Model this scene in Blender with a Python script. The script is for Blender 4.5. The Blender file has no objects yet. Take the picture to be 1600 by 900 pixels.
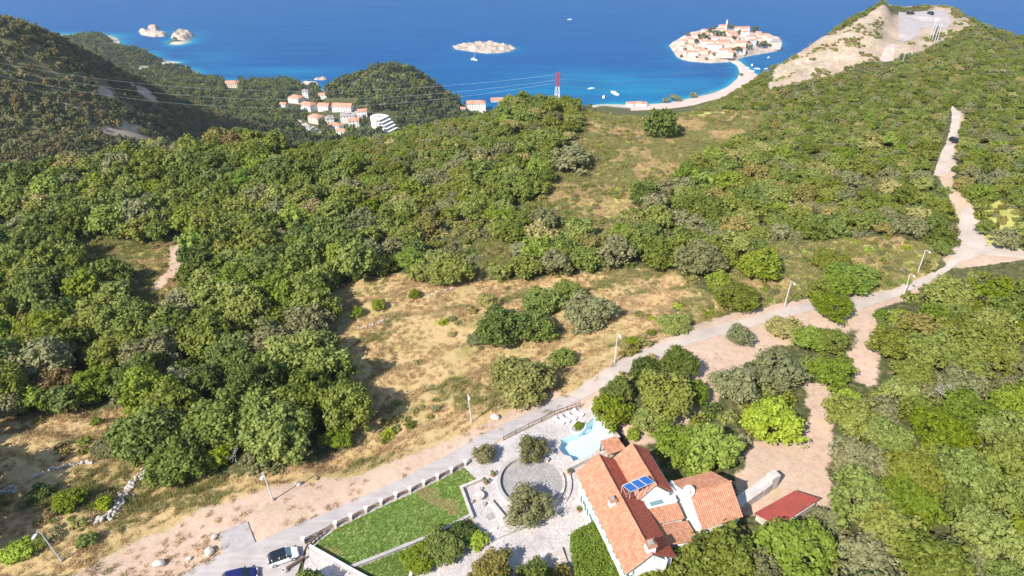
import bpy, bmesh, math, random
import numpy as np
from mathutils import Vector, Matrix
random.seed(7); RS = np.random.RandomState(11)
S = bpy.context.scene
# ---------------------------------------------------------------- camera, sky, sun, exposure
PITCH = math.radians(34.5); FPX = 1067.0; CAMZ = 380.0
cam = bpy.data.cameras.new('camera'); camo = bpy.data.objects.new('camera', cam); S.collection.objects.link(camo)
camo.location = (0, 0, CAMZ); camo.rotation_euler = (math.pi/2 - PITCH, 0, 0)
cam.sensor_width = 36; cam.lens = 36*FPX/1600; cam.clip_start = 1; cam.clip_end = 60000
S.camera = camo
SUN_EL = math.radians(42); SUN_FROM = math.atan2(-0.66, -0.75)      # azimuth: x, y of the direction the sun stands in
W = bpy.data.worlds.new("World"); S.world = W; W.use_nodes = True
nt = W.node_tree; bg = nt.nodes['Background']; sky = nt.nodes.new('ShaderNodeTexSky')
sky.sky_type = 'NISHITA'; sky.sun_disc = False; sky.sun_elevation = SUN_EL; sky.sun_rotation = SUN_FROM
sky.air_density = 1.0; sky.dust_density = 0.6; sky.altitude = 300
nt.links.new(sky.outputs[0], bg.inputs[0]); bg.inputs[1].default_value = 0.14
sl = bpy.data.lights.new('sun', 'SUN'); sl.energy = 4.85; sl.angle = math.radians(0.5); sl.color = (1.0, 0.955, 0.88)
so = bpy.data.objects.new('sun', sl); S.collection.objects.link(so)
sd = Vector((math.sin(SUN_FROM)*math.cos(SUN_EL), math.cos(SUN_FROM)*math.cos(SUN_EL), math.sin(SUN_EL)))
so.rotation_euler = sd.to_track_quat('Z', 'Y').to_euler(); so.location = (-200, -200, 700)
S.view_settings.view_transform = 'Standard'; S.view_settings.look = 'None'
S.view_settings.gamma = 1; S.view_settings.use_curve_mapping = False; S.view_settings.exposure = 0.72

# ---------------------------------------------------------------- helpers
C = S.collection
def tag(o, label=None, cat=None, group=None, kind=None):
    if label: o['label'] = label
    if cat: o['category'] = cat
    if group: o['group'] = group
    if kind: o['kind'] = kind
    return o
def empty(name, loc, rz=0, label=None, cat=None, group=None):
    o = bpy.data.objects.new(name, None); C.objects.link(o); o.empty_display_size = .2
    o.location = loc; o.rotation_euler = (0, 0, rz); tag(o, label, cat, group); return o
def mesh_np(name, V, F, mats=(), smooth=False, mi=None):
    me = bpy.data.meshes.new(name); V = np.asarray(V, np.float32)
    if isinstance(F, np.ndarray):
        n = F.shape[1]; me.vertices.add(len(V)); me.vertices.foreach_set('co', V.ravel())
        me.loops.add(F.size); me.loops.foreach_set('vertex_index', F.astype(np.int32).ravel())
        me.polygons.add(len(F)); me.polygons.foreach_set('loop_start', np.arange(0, F.size, n, dtype=np.int32))
        me.polygons.foreach_set('loop_total', np.full(len(F), n, np.int32)); me.update(calc_edges=True)
    else:
        me.from_pydata([tuple(map(float, v)) for v in V], [], F); me.update()
    for m in mats: me.materials.append(m)
    if mi is not None: me.polygons.foreach_set('material_index', np.asarray(mi, np.int32))
    if smooth: me.polygons.foreach_set('use_smooth', np.ones(len(me.polygons), bool))
    return me
def obj(name, me, parent=None, loc=None, rz=None, **k):
    o = bpy.data.objects.new(name, me); C.objects.link(o)
    if parent: o.parent = parent
    if loc is not None: o.location = loc
    if rz is not None: o.rotation_euler = (0, 0, rz)
    tag(o, **k); return o
class MB:
    """collects shapes, builds ONE mesh"""
    def __init__(s): s.v = []; s.f = []
    def add(s, V, F):
        n = len(s.v); s.v += [tuple(p) for p in V]; s.f += [tuple(i+n for i in f) for f in F]; return s
    def box(s, x0, x1, y0, y1, z0, z1):
        return s.add([(x0,y0,z0),(x1,y0,z0),(x1,y1,z0),(x0,y1,z0),(x0,y0,z1),(x1,y0,z1),(x1,y1,z1),(x0,y1,z1)],
                     [(0,3,2,1),(4,5,6,7),(0,1,5,4),(1,2,6,5),(2,3,7,6),(3,0,4,7)])
    def prism(s, pts, z0, z1):
        n = len(pts)
        a = sum(pts[i][0]*pts[(i+1)%n][1]-pts[(i+1)%n][0]*pts[i][1] for i in range(n))
        if a < 0: pts = pts[::-1]
        zb = z0 if isinstance(z0, (list, tuple)) else [z0]*n
        return s.add([(p[0],p[1],zb[i]) for i, p in enumerate(pts)]+[(p[0],p[1],z1) for p in pts],
                     [tuple(range(n-1,-1,-1)), tuple(range(n,2*n))]+[(i,(i+1)%n,n+(i+1)%n,n+i) for i in range(n)])
    def bar(s, a, b, w, h=None):
        a = Vector(a); b = Vector(b); h = h or w; d = (b-a)
        d.normalize(); u = d.cross(Vector((0,0,1)))
        if u.length < 1e-3: u = Vector((1,0,0))
        u.normalize(); n = u.cross(d); u = u*w/2; n = n*h/2
        return s.add([a-u-n,a+u-n,a+u+n,a-u+n,b-u-n,b+u-n,b+u+n,b-u+n],
                     [(3,2,1,0),(4,5,6,7),(0,1,5,4),(1,2,6,5),(2,3,7,6),(3,0,4,7)])
    def tube(s, pts, rad, n=8, cap=True):
        pts = [Vector(p) for p in pts]; R = rad if isinstance(rad, (list, tuple)) else [rad]*len(pts); V = []; F = []
        for i, p in enumerate(pts):
            d = (pts[min(i+1,len(pts)-1)]-pts[max(i-1,0)]).normalized(); u = d.cross(Vector((0,0,1)))
            if u.length < 1e-3: u = Vector((1,0,0))
            u.normalize(); w = d.cross(u)
            V += [p+(u*math.cos(t)+w*math.sin(t))*R[i] for t in [2*math.pi*k/n for k in range(n)]]
        for i in range(len(pts)-1):
            for k in range(n): a = i*n+k; b = i*n+(k+1)%n; F.append((a,a+n,b+n,b))
        if cap: F += [tuple(range(n)), tuple((len(pts)-1)*n+k for k in range(n-1,-1,-1))]
        return s.add(V, F)
    def build(s, name, m, parent=None, loc=None, rz=None, smooth=False, **k):
        me = bpy.data.meshes.new(name); me.from_pydata([tuple(p) for p in s.v], [], s.f); me.materials.append(m); me.update()
        bm = bmesh.new(); bm.from_mesh(me); bmesh.ops.recalc_face_normals(bm, faces=bm.faces); bm.to_mesh(me); bm.free()
        if smooth: me.polygons.foreach_set('use_smooth', np.ones(len(me.polygons), bool))
        return obj(name, me, parent, loc, rz, **k)
def dup(o, loc=None, rz=None, sc=None, **k):
    r = o.copy(); C.objects.link(r)
    if loc is not None: r.location = loc
    if rz is not None: r.rotation_euler = (0, 0, rz)
    if sc is not None: r.scale = sc if isinstance(sc, tuple) else (sc, sc, sc)
    tag(r, **k)
    for ch in o.children:
        c = ch.copy(); C.objects.link(c); c.parent = r
        for g in ch.children: d = g.copy(); C.objects.link(d); d.parent = c
    return r

# ---------------------------------------------------------------- materials
def ramp(nt, stops, fac):
    r = nt.nodes.new('ShaderNodeValToRGB'); e = r.color_ramp.elements
    while len(e) < len(stops): e.new(.5)
    for i, (p, c) in enumerate(stops): e[i].position = p; e[i].color = (*c, 1)
    nt.links.new(fac, r.inputs[0]); return r.outputs[0]
def noise(nt, scale, detail=4, vec=None, rough=.6):
    n = nt.nodes.new('ShaderNodeTexNoise'); n.inputs['Scale'].default_value = scale; n.inputs['Detail'].default_value = detail
    n.inputs['Roughness'].default_value = rough
    if vec is not None: nt.links.new(vec, n.inputs['Vector'])
    return n.outputs[0]
def pos(nt): return nt.nodes.new('ShaderNodeNewGeometry').outputs['Position']
def mixc(nt, fac, a, b, mode='MIX'):
    m = nt.nodes.new('ShaderNodeMix'); m.data_type = 'RGBA'; m.blend_type = mode
    for k, s in ((0, fac), (6, a), (7, b)):
        if isinstance(s, (int, float)): m.inputs[k].default_value = s
        elif isinstance(s, tuple): m.inputs[k].default_value = (*s, 1)
        else: nt.links.new(s, m.inputs[k])
    return m.outputs[2]
def math_(nt, op, a, b=0.0, clamp=False):
    m = nt.nodes.new('ShaderNodeMath'); m.operation = op; m.use_clamp = clamp
    for k, s in ((0, a), (1, b)):
        if isinstance(s, (int, float)): m.inputs[k].default_value = s
        else: nt.links.new(s, m.inputs[k])
    return m.outputs[0]
def bump(nt, h, strength, dist, bsdf):
    b = nt.nodes.new('ShaderNodeBump'); b.inputs['Strength'].default_value = strength; b.inputs['Distance'].default_value = dist
    nt.links.new(h, b.inputs['Height']); nt.links.new(b.outputs[0], bsdf.inputs['Normal'])
def newmat(name, rough=.8, spec=.2):
    m = bpy.data.materials.new(name); m.use_nodes = True; b = m.node_tree.nodes['Principled BSDF']
    b.inputs['Roughness'].default_value = rough; b.inputs['Specular IOR Level'].default_value = spec
    return m, m.node_tree, b
def mat(name, c1, c2=None, scale=1.0, rough=.8, spec=.2, bs=0, bd=.02, bscale=None, metal=0, stops=(.35, .65)):
    m, t, b = newmat(name, rough, spec); c2 = c2 or tuple(x*.8 for x in c1); p = pos(t)
    n = noise(t, scale, 6, p); t.links.new(ramp(t, [(stops[0], c1), (stops[1], c2)], n), b.inputs['Base Color'])
    b.inputs['Metallic'].default_value = metal
    if bs: bump(t, noise(t, bscale or scale*3, 4, p), bs, bd, b)
    return m
def leafmat(name, cols, trans=.30):
    """cols: dark..light leaf colours; varied per tree, per clump and per leaf"""
    m, t, b = newmat(name, .55, .25); t_ = t
    oi = t.nodes.new('ShaderNodeObjectInfo'); at = t.nodes.new('ShaderNodeAttribute'); at.attribute_name = 'v'
    tc = t.nodes.new('ShaderNodeTexCoord')
    f = math_(t, 'ADD', math_(t, 'MULTIPLY', oi.outputs['Random'], .50), math_(t, 'MULTIPLY', at.outputs['Fac'], .50))
    n = len(cols); c = ramp(t, [(i/(n-1), cols[i]) for i in range(n)], f)
    h = t.nodes.new('ShaderNodeHueSaturation'); t.links.new(c, h.inputs['Color'])
    wn = t.nodes.new('ShaderNodeTexWhiteNoise'); wn.noise_dimensions = '1D'; t.links.new(oi.outputs['Random'], wn.inputs['W'])
    t.links.new(math_(t, 'ADD', math_(t, 'MULTIPLY', wn.outputs['Value'], .022), .476), h.inputs['Hue'])
    t.links.new(math_(t, 'ADD', math_(t, 'MULTIPLY', wn.outputs['Value'], .3), .90), h.inputs['Value'])
    t.links.new(math_(t, 'ADD', math_(t, 'MULTIPLY', wn.outputs['Value'], -.15), 1.10), h.inputs['Saturation'])
    t.links.new(h.outputs[0], b.inputs['Base Color'])
    tr = t.nodes.new('ShaderNodeBsdfTranslucent'); t.links.new(mixc(t, 1.0, h.outputs[0], (1.0, 1.15, .5), 'MULTIPLY'), tr.inputs[0])
    mx = t.nodes.new('ShaderNodeMixShader'); mx.inputs[0].default_value = trans
    t.links.new(b.outputs[0], mx.inputs[1]); t.links.new(tr.outputs[0], mx.inputs[2])
    t.links.new(mx.outputs[0], t.nodes['Material Output'].inputs[0])
    return m

# ---------------------------------------------------------------- pixel of the photograph -> point of the place
ct, st_ = math.cos(PITCH), math.sin(PITCH)
def ray(u, v):
    x = (u-800)/FPX; y = (450-v)/FPX; return np.array([x, ct+y*st_, -st_+y*ct])
def P(u, v, z):
    d = ray(u, v); t = (z-CAMZ)/d[2]; return (d[0]*t, d[1]*t, z)
def proj(X, Y, Z):
    zz = Z-CAMZ; dep = Y*ct-zz*st_; up = Y*st_+zz*ct; dep = np.maximum(dep, .01)
    return 800+FPX*X/dep, 450-FPX*up/dep, dep
def inpoly(U, Vv, poly):
    ins = np.zeros(np.shape(U), bool); n = len(poly); j = n-1
    for i in range(n):
        xi, yi = poly[i]; xj, yj = poly[j]
        c = ((yi > Vv) != (yj > Vv)) & (U < (xj-xi)*(Vv-yi)/((yj-yi) or 1e-9)+xi); ins ^= c; j = i
    return ins
def vnoise(X, Y, s, seed=0):
    """smooth value noise, -1..1"""
    r = np.random.RandomState(seed); T = r.rand(256, 256); x = X/s+1000; y = Y/s+1000
    i = np.floor(x).astype(int); j = np.floor(y).astype(int); fx = x-i; fy = y-j; fx = fx*fx*(3-2*fx); fy = fy*fy*(3-2*fy)
    g = lambda a, b: T[a % 256, b % 256]
    return 2*((g(i,j)*(1-fx)+g(i+1,j)*fx)*(1-fy)+(g(i,j+1)*(1-fx)+g(i+1,j+1)*fx)*fy)-1

# ---------------------------------------------------------------- terrain heights
cp = []
for u, v, z in [  # visible ground, (pixel, height)
    (0,900,300),(100,880,300),(300,890,300),(0,820,299),(0,700,296),(120,700,296),(250,760,298),(420,750,299),(400,847,300),(612,757,300),(750,682,300),
    (475,850,300),(726,728,300),(540,895,300),(682,840,300),(735,805,300),(850,800,300),(780,750,300),(880,690,300),(905,735,300),(980,900,300),(700,900,300),(850,900,300),
    (955,690,300),(1050,850,300),(1060,730,300),(1150,830,300),(1130,740,300),(1200,800,300),(1300,880,301),(1500,880,302),(1600,880,303),
    (920,640,300),(900,600,299.8),(1000,540,299),(1100,520,298.7),(1250,480,298),(1400,460,297.5),(1480,415,297.5),(1520,370,298),(1600,400,300),
    (1240,700,299.5),(1280,600,298.5),(1350,600,299),(1450,600,300.5),(1600,600,302),(1450,750,301),(1600,740,303),
    (700,640,298),(560,690,297),(600,600,295.5),(700,560,295.5),(560,500,292.5),(640,440,291),(750,500,294),(850,560,297),(760,440,291.5),(950,480,295.5),(1000,425,293),(1080,440,294.5),
    (860,420,291.5),(1150,420,295),(400,600,291),(300,640,292),(200,600,290),(100,560,288),(0,520,286),(150,440,282),(250,420,282),(350,450,285),(450,450,288),(0,380,277),
    (400,350,280),(300,300,275),(150,330,275),(50,320,272),(0,300,270),(500,300,280.5),(600,300,283.5),(700,300,286),(800,300,287),(900,270,287),(1000,300,289),(1100,300,290),(1200,350,293),
    (1300,300,293.5),(1300,400,295.5),(1400,350,295.5),(1480,280,297),(1495,200,296),(1490,170,295.5),(1600,300,299),(1600,200,298),(1400,200,294),(1300,200,291.5),(1200,200,289),
    (1100,205,285.5),(1000,212,284.5),(900,190,285.5),(1200,400,294.5),
    (250,254,268),(480,238,274.5),(540,229,276),(600,219,278.5),(700,195,280),(750,190,281.5),(660,205,279),(820,162,284.5),(900,172,284),(950,181,283.5),(1000,187,282),(1050,185,282),(1100,182,282.5),(1150,172,284),(1185,158,285),(380,235,273),(100,285,266),
    (1400,60,294),(1300,110,290.5),(1430,30,294.5),(1450,55,294.5),(1415,60,294.5),(1480,20,294.5),(1390,85,294),(1560,70,295),(1600,88,296),(1520,35,293),
    (1500,100,295),(1600,130,297),
    # left mountain
    (0,45,258),(0,150,225),(0,260,200),(100,72,232),(80,160,214),(60,240,202),(170,105,205),(250,145,178),(200,200,186),(150,240,194),(330,175,134),(300,225,148),(400,200,104),(410,222,98),(470,222,72),
    # coast
    (150,55,6),(270,62,6),(200,75,14),(250,100,20),(262,116,16),(150,68,16),(170,80,20),(225,88,16),(280,97,1),(283,108,1),(310,122,1),(350,128,6),(395,130,3),(440,128,3),(480,132,3),(380,150,42),(440,190,58),(480,160,38),
    (490,150,32),(540,180,54),(600,200,54),(520,215,60),(600,116,74),(565,124,62),(530,134,48),(560,150,48),(635,117,70),(665,127,56),(690,144,34),(715,168,10),(650,180,38),(750,182,8),(840,180,6),(940,165,3),(1000,172,4),(1040,166,4),(1100,158,5),(1150,145,5),(1190,128,5)]:
    cp.append(P(u, v, z))
crest = [(1200,140,286),(1210,118,287),(1222,100,288),(1260,77,290),(1300,58,291.5),(1340,40,293),(1370,22,294.5),(1392,12,295.3),(1430,8,295.3),(1475,8,295.3),(1498,16,295)]
for i in range(len(crest)-1):
    for f in (0, .5): cp.append(P(*[crest[i][k]*(1-f)+crest[i+1][k]*f for k in range(3)]))
for u, D, z in [  # ground hidden behind the crests
    (0,320,190),(100,330,185),(200,330,175),(300,340,150),(400,360,130),(500,360,125),(500,480,90),(400,500,110),(600,360,130),(600,480,90),(600,620,65),(700,360,150),(700,480,105),(700,620,60),(700,800,35),
    (800,380,170),(800,500,110),(800,650,60),(800,850,20),(900,380,170),(900,500,110),(900,650,55),(900,850,18),(1000,380,175),(1000,500,110),(1000,650,55),(1000,850,18),
    (1100,380,185),(1100,500,110),(1100,650,55),(1100,850,18),(1190,370,190),(1190,480,110),(1190,650,50),(1190,880,15),(1240,390,200),(1240,500,105),(1300,430,200),(1300,560,90),(1300,800,10),(1300,1000,-20),
    (1380,460,210),(1380,600,80),(1380,850,-10),(1450,470,220),(1450,620,70),(1450,850,-20),(1550,430,215),(1600,600,60),(1650,380,225),(1550,850,-20),(1750,500,120),(1750,800,-20),(1300,1500,-25),(1400,1300,-25),(1500,1500,-25),(1600,1300,-25),(1400,1700,-25),(1600,1750,-25),(1700,1200,-25),
    (600,1120,-15),(700,1130,-15),(500,1250,-15),(400,1300,-15),(300,1420,-20),(290,1250,-12),(330,1270,-12),(340,1350,-15),(400,1240,-8),(150,1620,-20),(0,1650,-20),(250,1600,-20),(0,620,215),(0,800,120),(0,1100,60),(0,1450,10),(100,700,140),(100,1000,60),(-200,600,250),(-200,1000,120),
    (800,1130,-12),(760,1100,-8),(900,1120,-12),(940,1130,-9),(1000,1140,-12),(1100,1200,-12),(1250,1250,-15),(1220,1150,-8)]:
    d = ray(u, 300); cp.append((d[0]/d[1]*D, D, z))
for x, y, z in [(0,-50,304),(-100,-50,306),(100,-50,308),(0,20,301),(-60,20,302),(60,20,303),(120,20,306),(-160,40,300),(200,60,308),(-250,120,285),(-300,250,235),(-400,400,240),(300,150,305),(400,300,290),(200,-50,310),(0,-200,315),(-300,-100,310),
                (-700,500,300),(-700,900,220),(-700,1300,6),(-640,1180,14),(-1200,700,300),(-1200,1300,60),(700,300,280),(900,600,150),(900,1000,-20),(1500,600,100),(1500,1100,-20),(-1500,1700,-20),(0,1700,-25),(1500,1800,-25),(-1500,-200,400),(1500,-200,400)]:
    cp.append((x, y, z))
cp = np.array(cp)
def rbf_fit(P_):
    d = np.sqrt(((P_[:, None, :2]-P_[None, :, :2])**2).sum(2)+16.0); n = len(P_)
    A = np.zeros((n+3, n+3)); A[:n, :n] = -d-0*np.eye(n); A[:n, n] = 1; A[:n, n+1:] = P_[:, :2]/100; A[n, :n] = 1; A[n+1:, :n] = P_[:, :2].T/100
    return np.linalg.solve(A, np.r_[P_[:, 2], 0, 0, 0])
wts = rbf_fit(cp)
def rbf(X, Y):
    out = wts[-3]+wts[-2]*X/100+wts[-1]*Y/100
    for (x, y, z), w in zip(cp, wts): out = out-w*np.sqrt((X-x)**2+(Y-y)**2+16.0)
    return out
def axis(segs):
    a = [segs[0][0]]
    for s, e, d0, d1 in segs:
        while a[-1] < e:
            f = (a[-1]-s)/(e-s); a.append(a[-1]+d0+(d1-d0)*f)
    return np.array(a)
GX = axis([(-1700,-500,40,10),(-500,-130,10,1.3),(-130,130,1.3,1.3),(130,500,1.3,9),(500,1500,10,40)])
GY = axis([(-200,20,20,1.5),(20,210,1.3,1.3),(210,430,1.5,3),(430,1400,3,9),(1400,1800,10,40)])
MX, MY = np.meshgrid(GX, GY)
Zt = rbf(MX, MY)
U0, V0, D0 = proj(MX, MY, Zt)

FIELD = [(505,480),(520,450),(560,437),(640,424),(665,445),(740,437),(790,440),(860,432),(920,425),(1000,415),(1055,425),(1090,450),(1130,470),(1130,500),(1060,520),(985,545),(950,580),(895,635),(860,642),(750,682),(612,757),(467,820),(400,847),(270,900),(-40,905),(-60,660),(100,642),(210,635),(218,690),(225,745),(420,740),(560,695),(530,600),(500,540)]
SOILS = [  # bare pinkish earth
    [(300,905),(400,850),(470,822),(612,758),(750,684),(870,640),(905,600),(960,566),(1000,545),(1100,500),(1200,478),(1260,466),(1390,452),(1470,420),(1480,440),(1340,495),(1200,520),(1110,560),(1060,600),(1000,560),(930,640),(800,690),(640,770),(480,850),(400,905)],
    [(100,905),(300,800),(420,760),(560,740),(700,690),(800,640),(880,600),(870,640),(750,684),(612,758),(400,850),(280,905)],
    [(1190,520),(1340,485),(1330,520),(1200,545),(1130,600),(1110,640),(1050,680),(1010,690),(1000,670),(1090,620),(1120,560)],
    [(1345,475),(1372,475),(1378,540),(1372,600),(1340,600),(1325,555),(1340,530)],
    [(1255,595),(1300,598),(1302,700),(1290,760),(1225,775),(1160,760),(1165,690),(1250,690),(1265,650)],
    [(1150,740),(1300,740),(1300,790),(1200,800),(1150,800)],
    [(950,660),(1010,660),(1110,560),(1140,600),(1100,640),(1020,690),(1000,700)],
    [(264,386),(285,378),(296,400),(280,425),(252,450),(238,458),(232,448),(262,422)],
    [(1465,275),(1500,160),(1508,180),(1490,280),(1525,335),(1540,385),(1610,392),(1610,405),(1490,420),(1470,410),(1500,350)]]
SCRUB = [  # yellow-green grass and low scrub
    [(905,165),(1000,178),(1130,172),(1205,175),(1170,215),(1085,262),(1040,300),(980,315),(1000,330),(900,348),(840,335),(860,290),(860,240),(910,205)],
    [(1120,420),(1200,380),(1400,370),(1470,390),(1460,420),(1390,455),(1260,462),(1190,480),(1130,480)],
    [(1535,300),(1600,330),(1600,390),(1540,385)],
    [(100,375),(230,380),(300,375),(302,430),(250,472),(200,472),(215,415),(130,400)],[(0,350),(60,358),(60,370),(0,372)],[(740,385),(800,375),(800,430),(745,440)],[(820,360),(960,350),(980,390),(900,372),(830,385)],
    [(500,215),(640,195),(640,215),(500,225)]]
ROCKS = [[(1195,150),(1215,95),(1260,68),(1330,38),(1385,3),(1500,0),(1520,40),(1440,80),(1390,95),(1340,100),(1300,120),(1220,135)]]
MTNROCK = [[(200,130),(235,140),(255,165),(240,170),(215,150)],[(140,195),(235,200),(240,225),(180,220)],[(100,160),(135,160),(135,175),(100,175)],[(150,145),(185,150),(190,165),(150,160)]]
def area(polys, U=None, Vv=None):
    U = U0 if U is None else U; Vv = V0 if Vv is None else Vv; r = np.zeros(np.shape(U), bool)
    for p in polys: r |= inpoly(U, Vv, p)
    return r
near = MY < 420
def blur(a, n=1):
    a = a.astype(float)
    for _ in range(n):
        p = np.pad(a, 1, mode='edge'); a = (p[:-2,1:-1]+p[2:,1:-1]+p[1:-1,:-2]+p[1:-1,2:]+2*p[1:-1,1:-1])/6
    return a
aField = blur(area([FIELD]) & near); aSoil = blur(area(SOILS) & near); aScrub = blur(area(SCRUB) & near); aRock = blur(area(ROCKS) & near & (MY > 240), 2)
aRock = np.maximum(aRock, blur(area(MTNROCK) & (MY > 420) & (MY < 800)))
aMtn = (MY > 370)*(MX < -20)*(Zt > 60)*1.0
# shoreline rock all along the coast
aShore = np.clip(1-np.abs(Zt-1)/4, 0, 1)*(MY > 700)
YARD = [(398,905),(478,845),(530,815),(728,724),(905,634),(1010,690),(1150,745),(1200,790),(1200,905)]
yard = blur(area([YARD]) & (MY < 110), 2)
Zt = Zt+(1-yard)*(vnoise(MX, MY, 9, 1)*.35+vnoise(MX, MY, 3.5, 2)*.12)*(MY < 430)
# farmed terraces: the dry field falls in low steps
stp = 1.7; q = (Zt-290)/stp; fr = q-np.floor(q)
tz = 290+stp*(np.floor(q)+np.clip((fr-.7)/.3, 0, 1)); Zt = Zt+(tz-Zt)*aField*(1-yard)*(1-aSoil)*.92*(Zt < 299)*(MY < 300)
FLAT = [[(1380,110),(1395,10),(1400,-30),(1500,-30),(1500,60),(1440,85),(1400,110)]]
aFlat = blur(area(FLAT), 3); r1 = 1-np.abs(vnoise(MX, MY, 9, 5)); r2 = 1-np.abs(vnoise(MX, MY, 3.6, 6))
Zt = Zt+aRock*(MY < 430)*((r1-.6)*1.6+(r2-.5)*1.1)*(1-aFlat)
kz = (MY > 300) & (MY < 400) & (aFlat > .02); Zt = np.where(kz, Zt+(np.clip(Zt, 293.8, 295.2)-Zt)*aFlat, Zt)
Zt = Zt+(MY > 420)*np.clip((Zt-2)/30, 0, 1)*(vnoise(MX, MY, 30, 3)*3+vnoise(MX, MY, 90, 4)*6)
Zt = np.maximum(Zt, -8)
def TH(x, y, Z_=None):
    Z_ = Zt if Z_ is None else Z_
    x = np.clip(np.asarray(x, float), GX[0], GX[-1]-.01); y = np.clip(np.asarray(y, float), GY[0], GY[-1]-.01)
    i = np.searchsorted(GX, x, 'right')-1; j = np.searchsorted(GY, y, 'right')-1
    fx = (x-GX[i])/(GX[i+1]-GX[i]); fy = (y-GY[j])/(GY[j+1]-GY[j])
    return (Z_[j,i]*(1-fx)+Z_[j,i+1]*fx)*(1-fy)+(Z_[j+1,i]*(1-fx)+Z_[j+1,i+1]*fx)*fy
_ts = np.concatenate([np.arange(60, 500, .35), np.arange(500, 2400, 1.5)])
def hit(u, v, h=0.0, T=None, tmin=0):
    """the point h above the ground that the pixel looks at"""
    d = ray(u, v); d = d/np.linalg.norm(d); ts = _ts[_ts > tmin]; X = d[0]*ts; Y = d[1]*ts; Zr = CAMZ+d[2]*ts
    g = (T or TH)(X, Y)+h; k = np.argmax(Zr < g); k = k if Zr[k] < g[k] else len(ts)-1
    return float(X[k]), float(Y[k]), float(g[k]-h)
from mathutils.geometry import delaunay_2d_cdt
# ---------------------------------------------------------------- ground sheets
SHEETS = []   # world polygons that lie on the ground
def wpoly(px, z=None):
    return [(P(u, v, z)[:2] if z is not None else hit(u, v)[:2]) for u, v in px]
def sheet(name, poly, m, off=.05, step=1.2, skirt=.3, zf=None, lower=True, wob=0, **k):
    """a slab lying on the ground inside a world polygon"""
    B = []
    for i, a in enumerate(poly):
        b = poly[(i+1) % len(poly)]; L = math.hypot(b[0]-a[0], b[1]-a[1]); n = max(1, int(L/step))
        for q in range(n):
            f = q/n; x = a[0]+(b[0]-a[0])*f; y = a[1]+(b[1]-a[1])*f
            if wob: x += wob*random.uniform(-1, 1); y += wob*random.uniform(-1, 1)
            B.append((x, y))
    A = np.array(B); xs = np.arange(A[:,0].min()+step/2, A[:,0].max(), step); ys = np.arange(A[:,1].min()+step/2, A[:,1].max(), step)
    g = np.array([(x, y) for x in xs for y in ys]) if len(xs) and len(ys) else np.zeros((0, 2))
    if len(g): g = g[inpoly(g[:,0], g[:,1], B)]
    pts = [Vector(p) for p in B]+[Vector(p) for p in g]; nb = len(B)
    r = delaunay_2d_cdt(pts, [(i, (i+1) % nb) for i in range(nb)], [], 1, 1e-4)
    vs = np.array([(v.x, v.y) for v in r[0]]); fs = [tuple(f) for f in r[2]]
    z = (TH(vs[:,0], vs[:,1]) if zf is None else zf(vs[:,0], vs[:,1]))+off
    V = [(x, y, h) for (x, y), h in zip(vs, z)]; n = len(V); cnt = {}
    for f in fs:
        for i in range(len(f)): e = (f[i], f[(i+1) % len(f)]); cnt[e] = 1
    bd = [e for e in cnt if (e[1], e[0]) not in cnt]
    V += [(x, y, h-skirt) for x, y, h in V[:n]]
    fs += [(a, a+n, b+n, b) for a, b in bd]
    me = mesh_np(name, V, fs, [m]); bm = bmesh.new(); bm.from_mesh(me)
    bmesh.ops.delete(bm, geom=[v for v in bm.verts if not v.link_faces], context='VERTS'); bm.to_mesh(me); bm.free()
    if lower: SHEETS.append(poly)
    return obj(name, me, **(k or dict(kind='structure')))

M = {}
M['road'] = mat('worn_asphalt', (.42,.36,.335), (.36,.30,.28), .6, .9, .1, .3, .02, 12)
m, t, b = newmat('worn_asphalt', .9, .1); p = pos(t)
mp = t.nodes.new('ShaderNodeMapping'); t.links.new(p, mp.inputs[0]); mp.inputs['Rotation'].default_value = (0, 0, -.56); mp.inputs['Scale'].default_value = (.12, 1.3, 1)
c = ramp(t, [(.35,(.33,.285,.265)),(.5,(.40,.35,.33)),(.65,(.46,.41,.385))], mixc(t, .5, noise(t, .9, 5, mp.outputs[0]), noise(t, .5, 6, p, .7)))
c = mixc(t, ramp(t, [(.60,(0,0,0)),(.68,(.6,.6,.6))], noise(t, .16, 5, p, .7)), c, (.50,.40,.33)); t.links.new(c, b.inputs['Base Color']); bump(t, noise(t, 9, 4, p), .3, .02, b); M['road'] = m
M['gravel'] = mat('pale_gravel', (.52,.435,.365), (.43,.355,.295), .25, .95, .1, .25, .03, 5)
M['concrete'] = mat('concrete', (.42,.375,.36), (.33,.29,.28), .8, .9, .15, .2, .01, 8)
m, t, b = newmat('lawn_grass', .95, .05); p = pos(t)
c = ramp(t, [(.36,(.15,.26,.055)),(.52,(.20,.29,.075)),(.70,(.26,.31,.10)),(.82,(.34,.33,.15))], noise(t, .20, 8, p, .68))
c = mixc(t, .35, c, ramp(t, [(.35,(.25,.25,.25)),(.65,(.75,.75,.75))], noise(t, 3.0, 6, p, .7)), 'OVERLAY'); t.links.new(c, b.inputs['Base Color']); bump(t, noise(t, 9, 4, p), .8, .06, b); M['lawn'] = m
M['white'] = mat('white_render', (.80,.79,.75), (.74,.72,.68), .5, .7)
M['cream'] = mat('cream_render', (.72,.62,.50), (.64,.54,.43), .3, .8)
M['mint'] = mat('pale_mint_wall', (.70,.78,.74), (.78,.80,.77), .5, .8)
M['stone'] = mat('pale_stone', (.56,.50,.44), (.40,.35,.31), 1.5, .9, .15, .5, .05, 5)
M['darkstone'] = mat('grey_stone', (.36,.33,.30), (.26,.24,.22), 1.2, .9, .15, .4, .03, 7)
M['wood'] = mat('weathered_wood', (.16,.10,.07), (.10,.065,.045), 3, .8)
M['iron'] = mat('dark_iron', (.03,.03,.035), (.05,.045,.04), 3, .5, .5)
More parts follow.
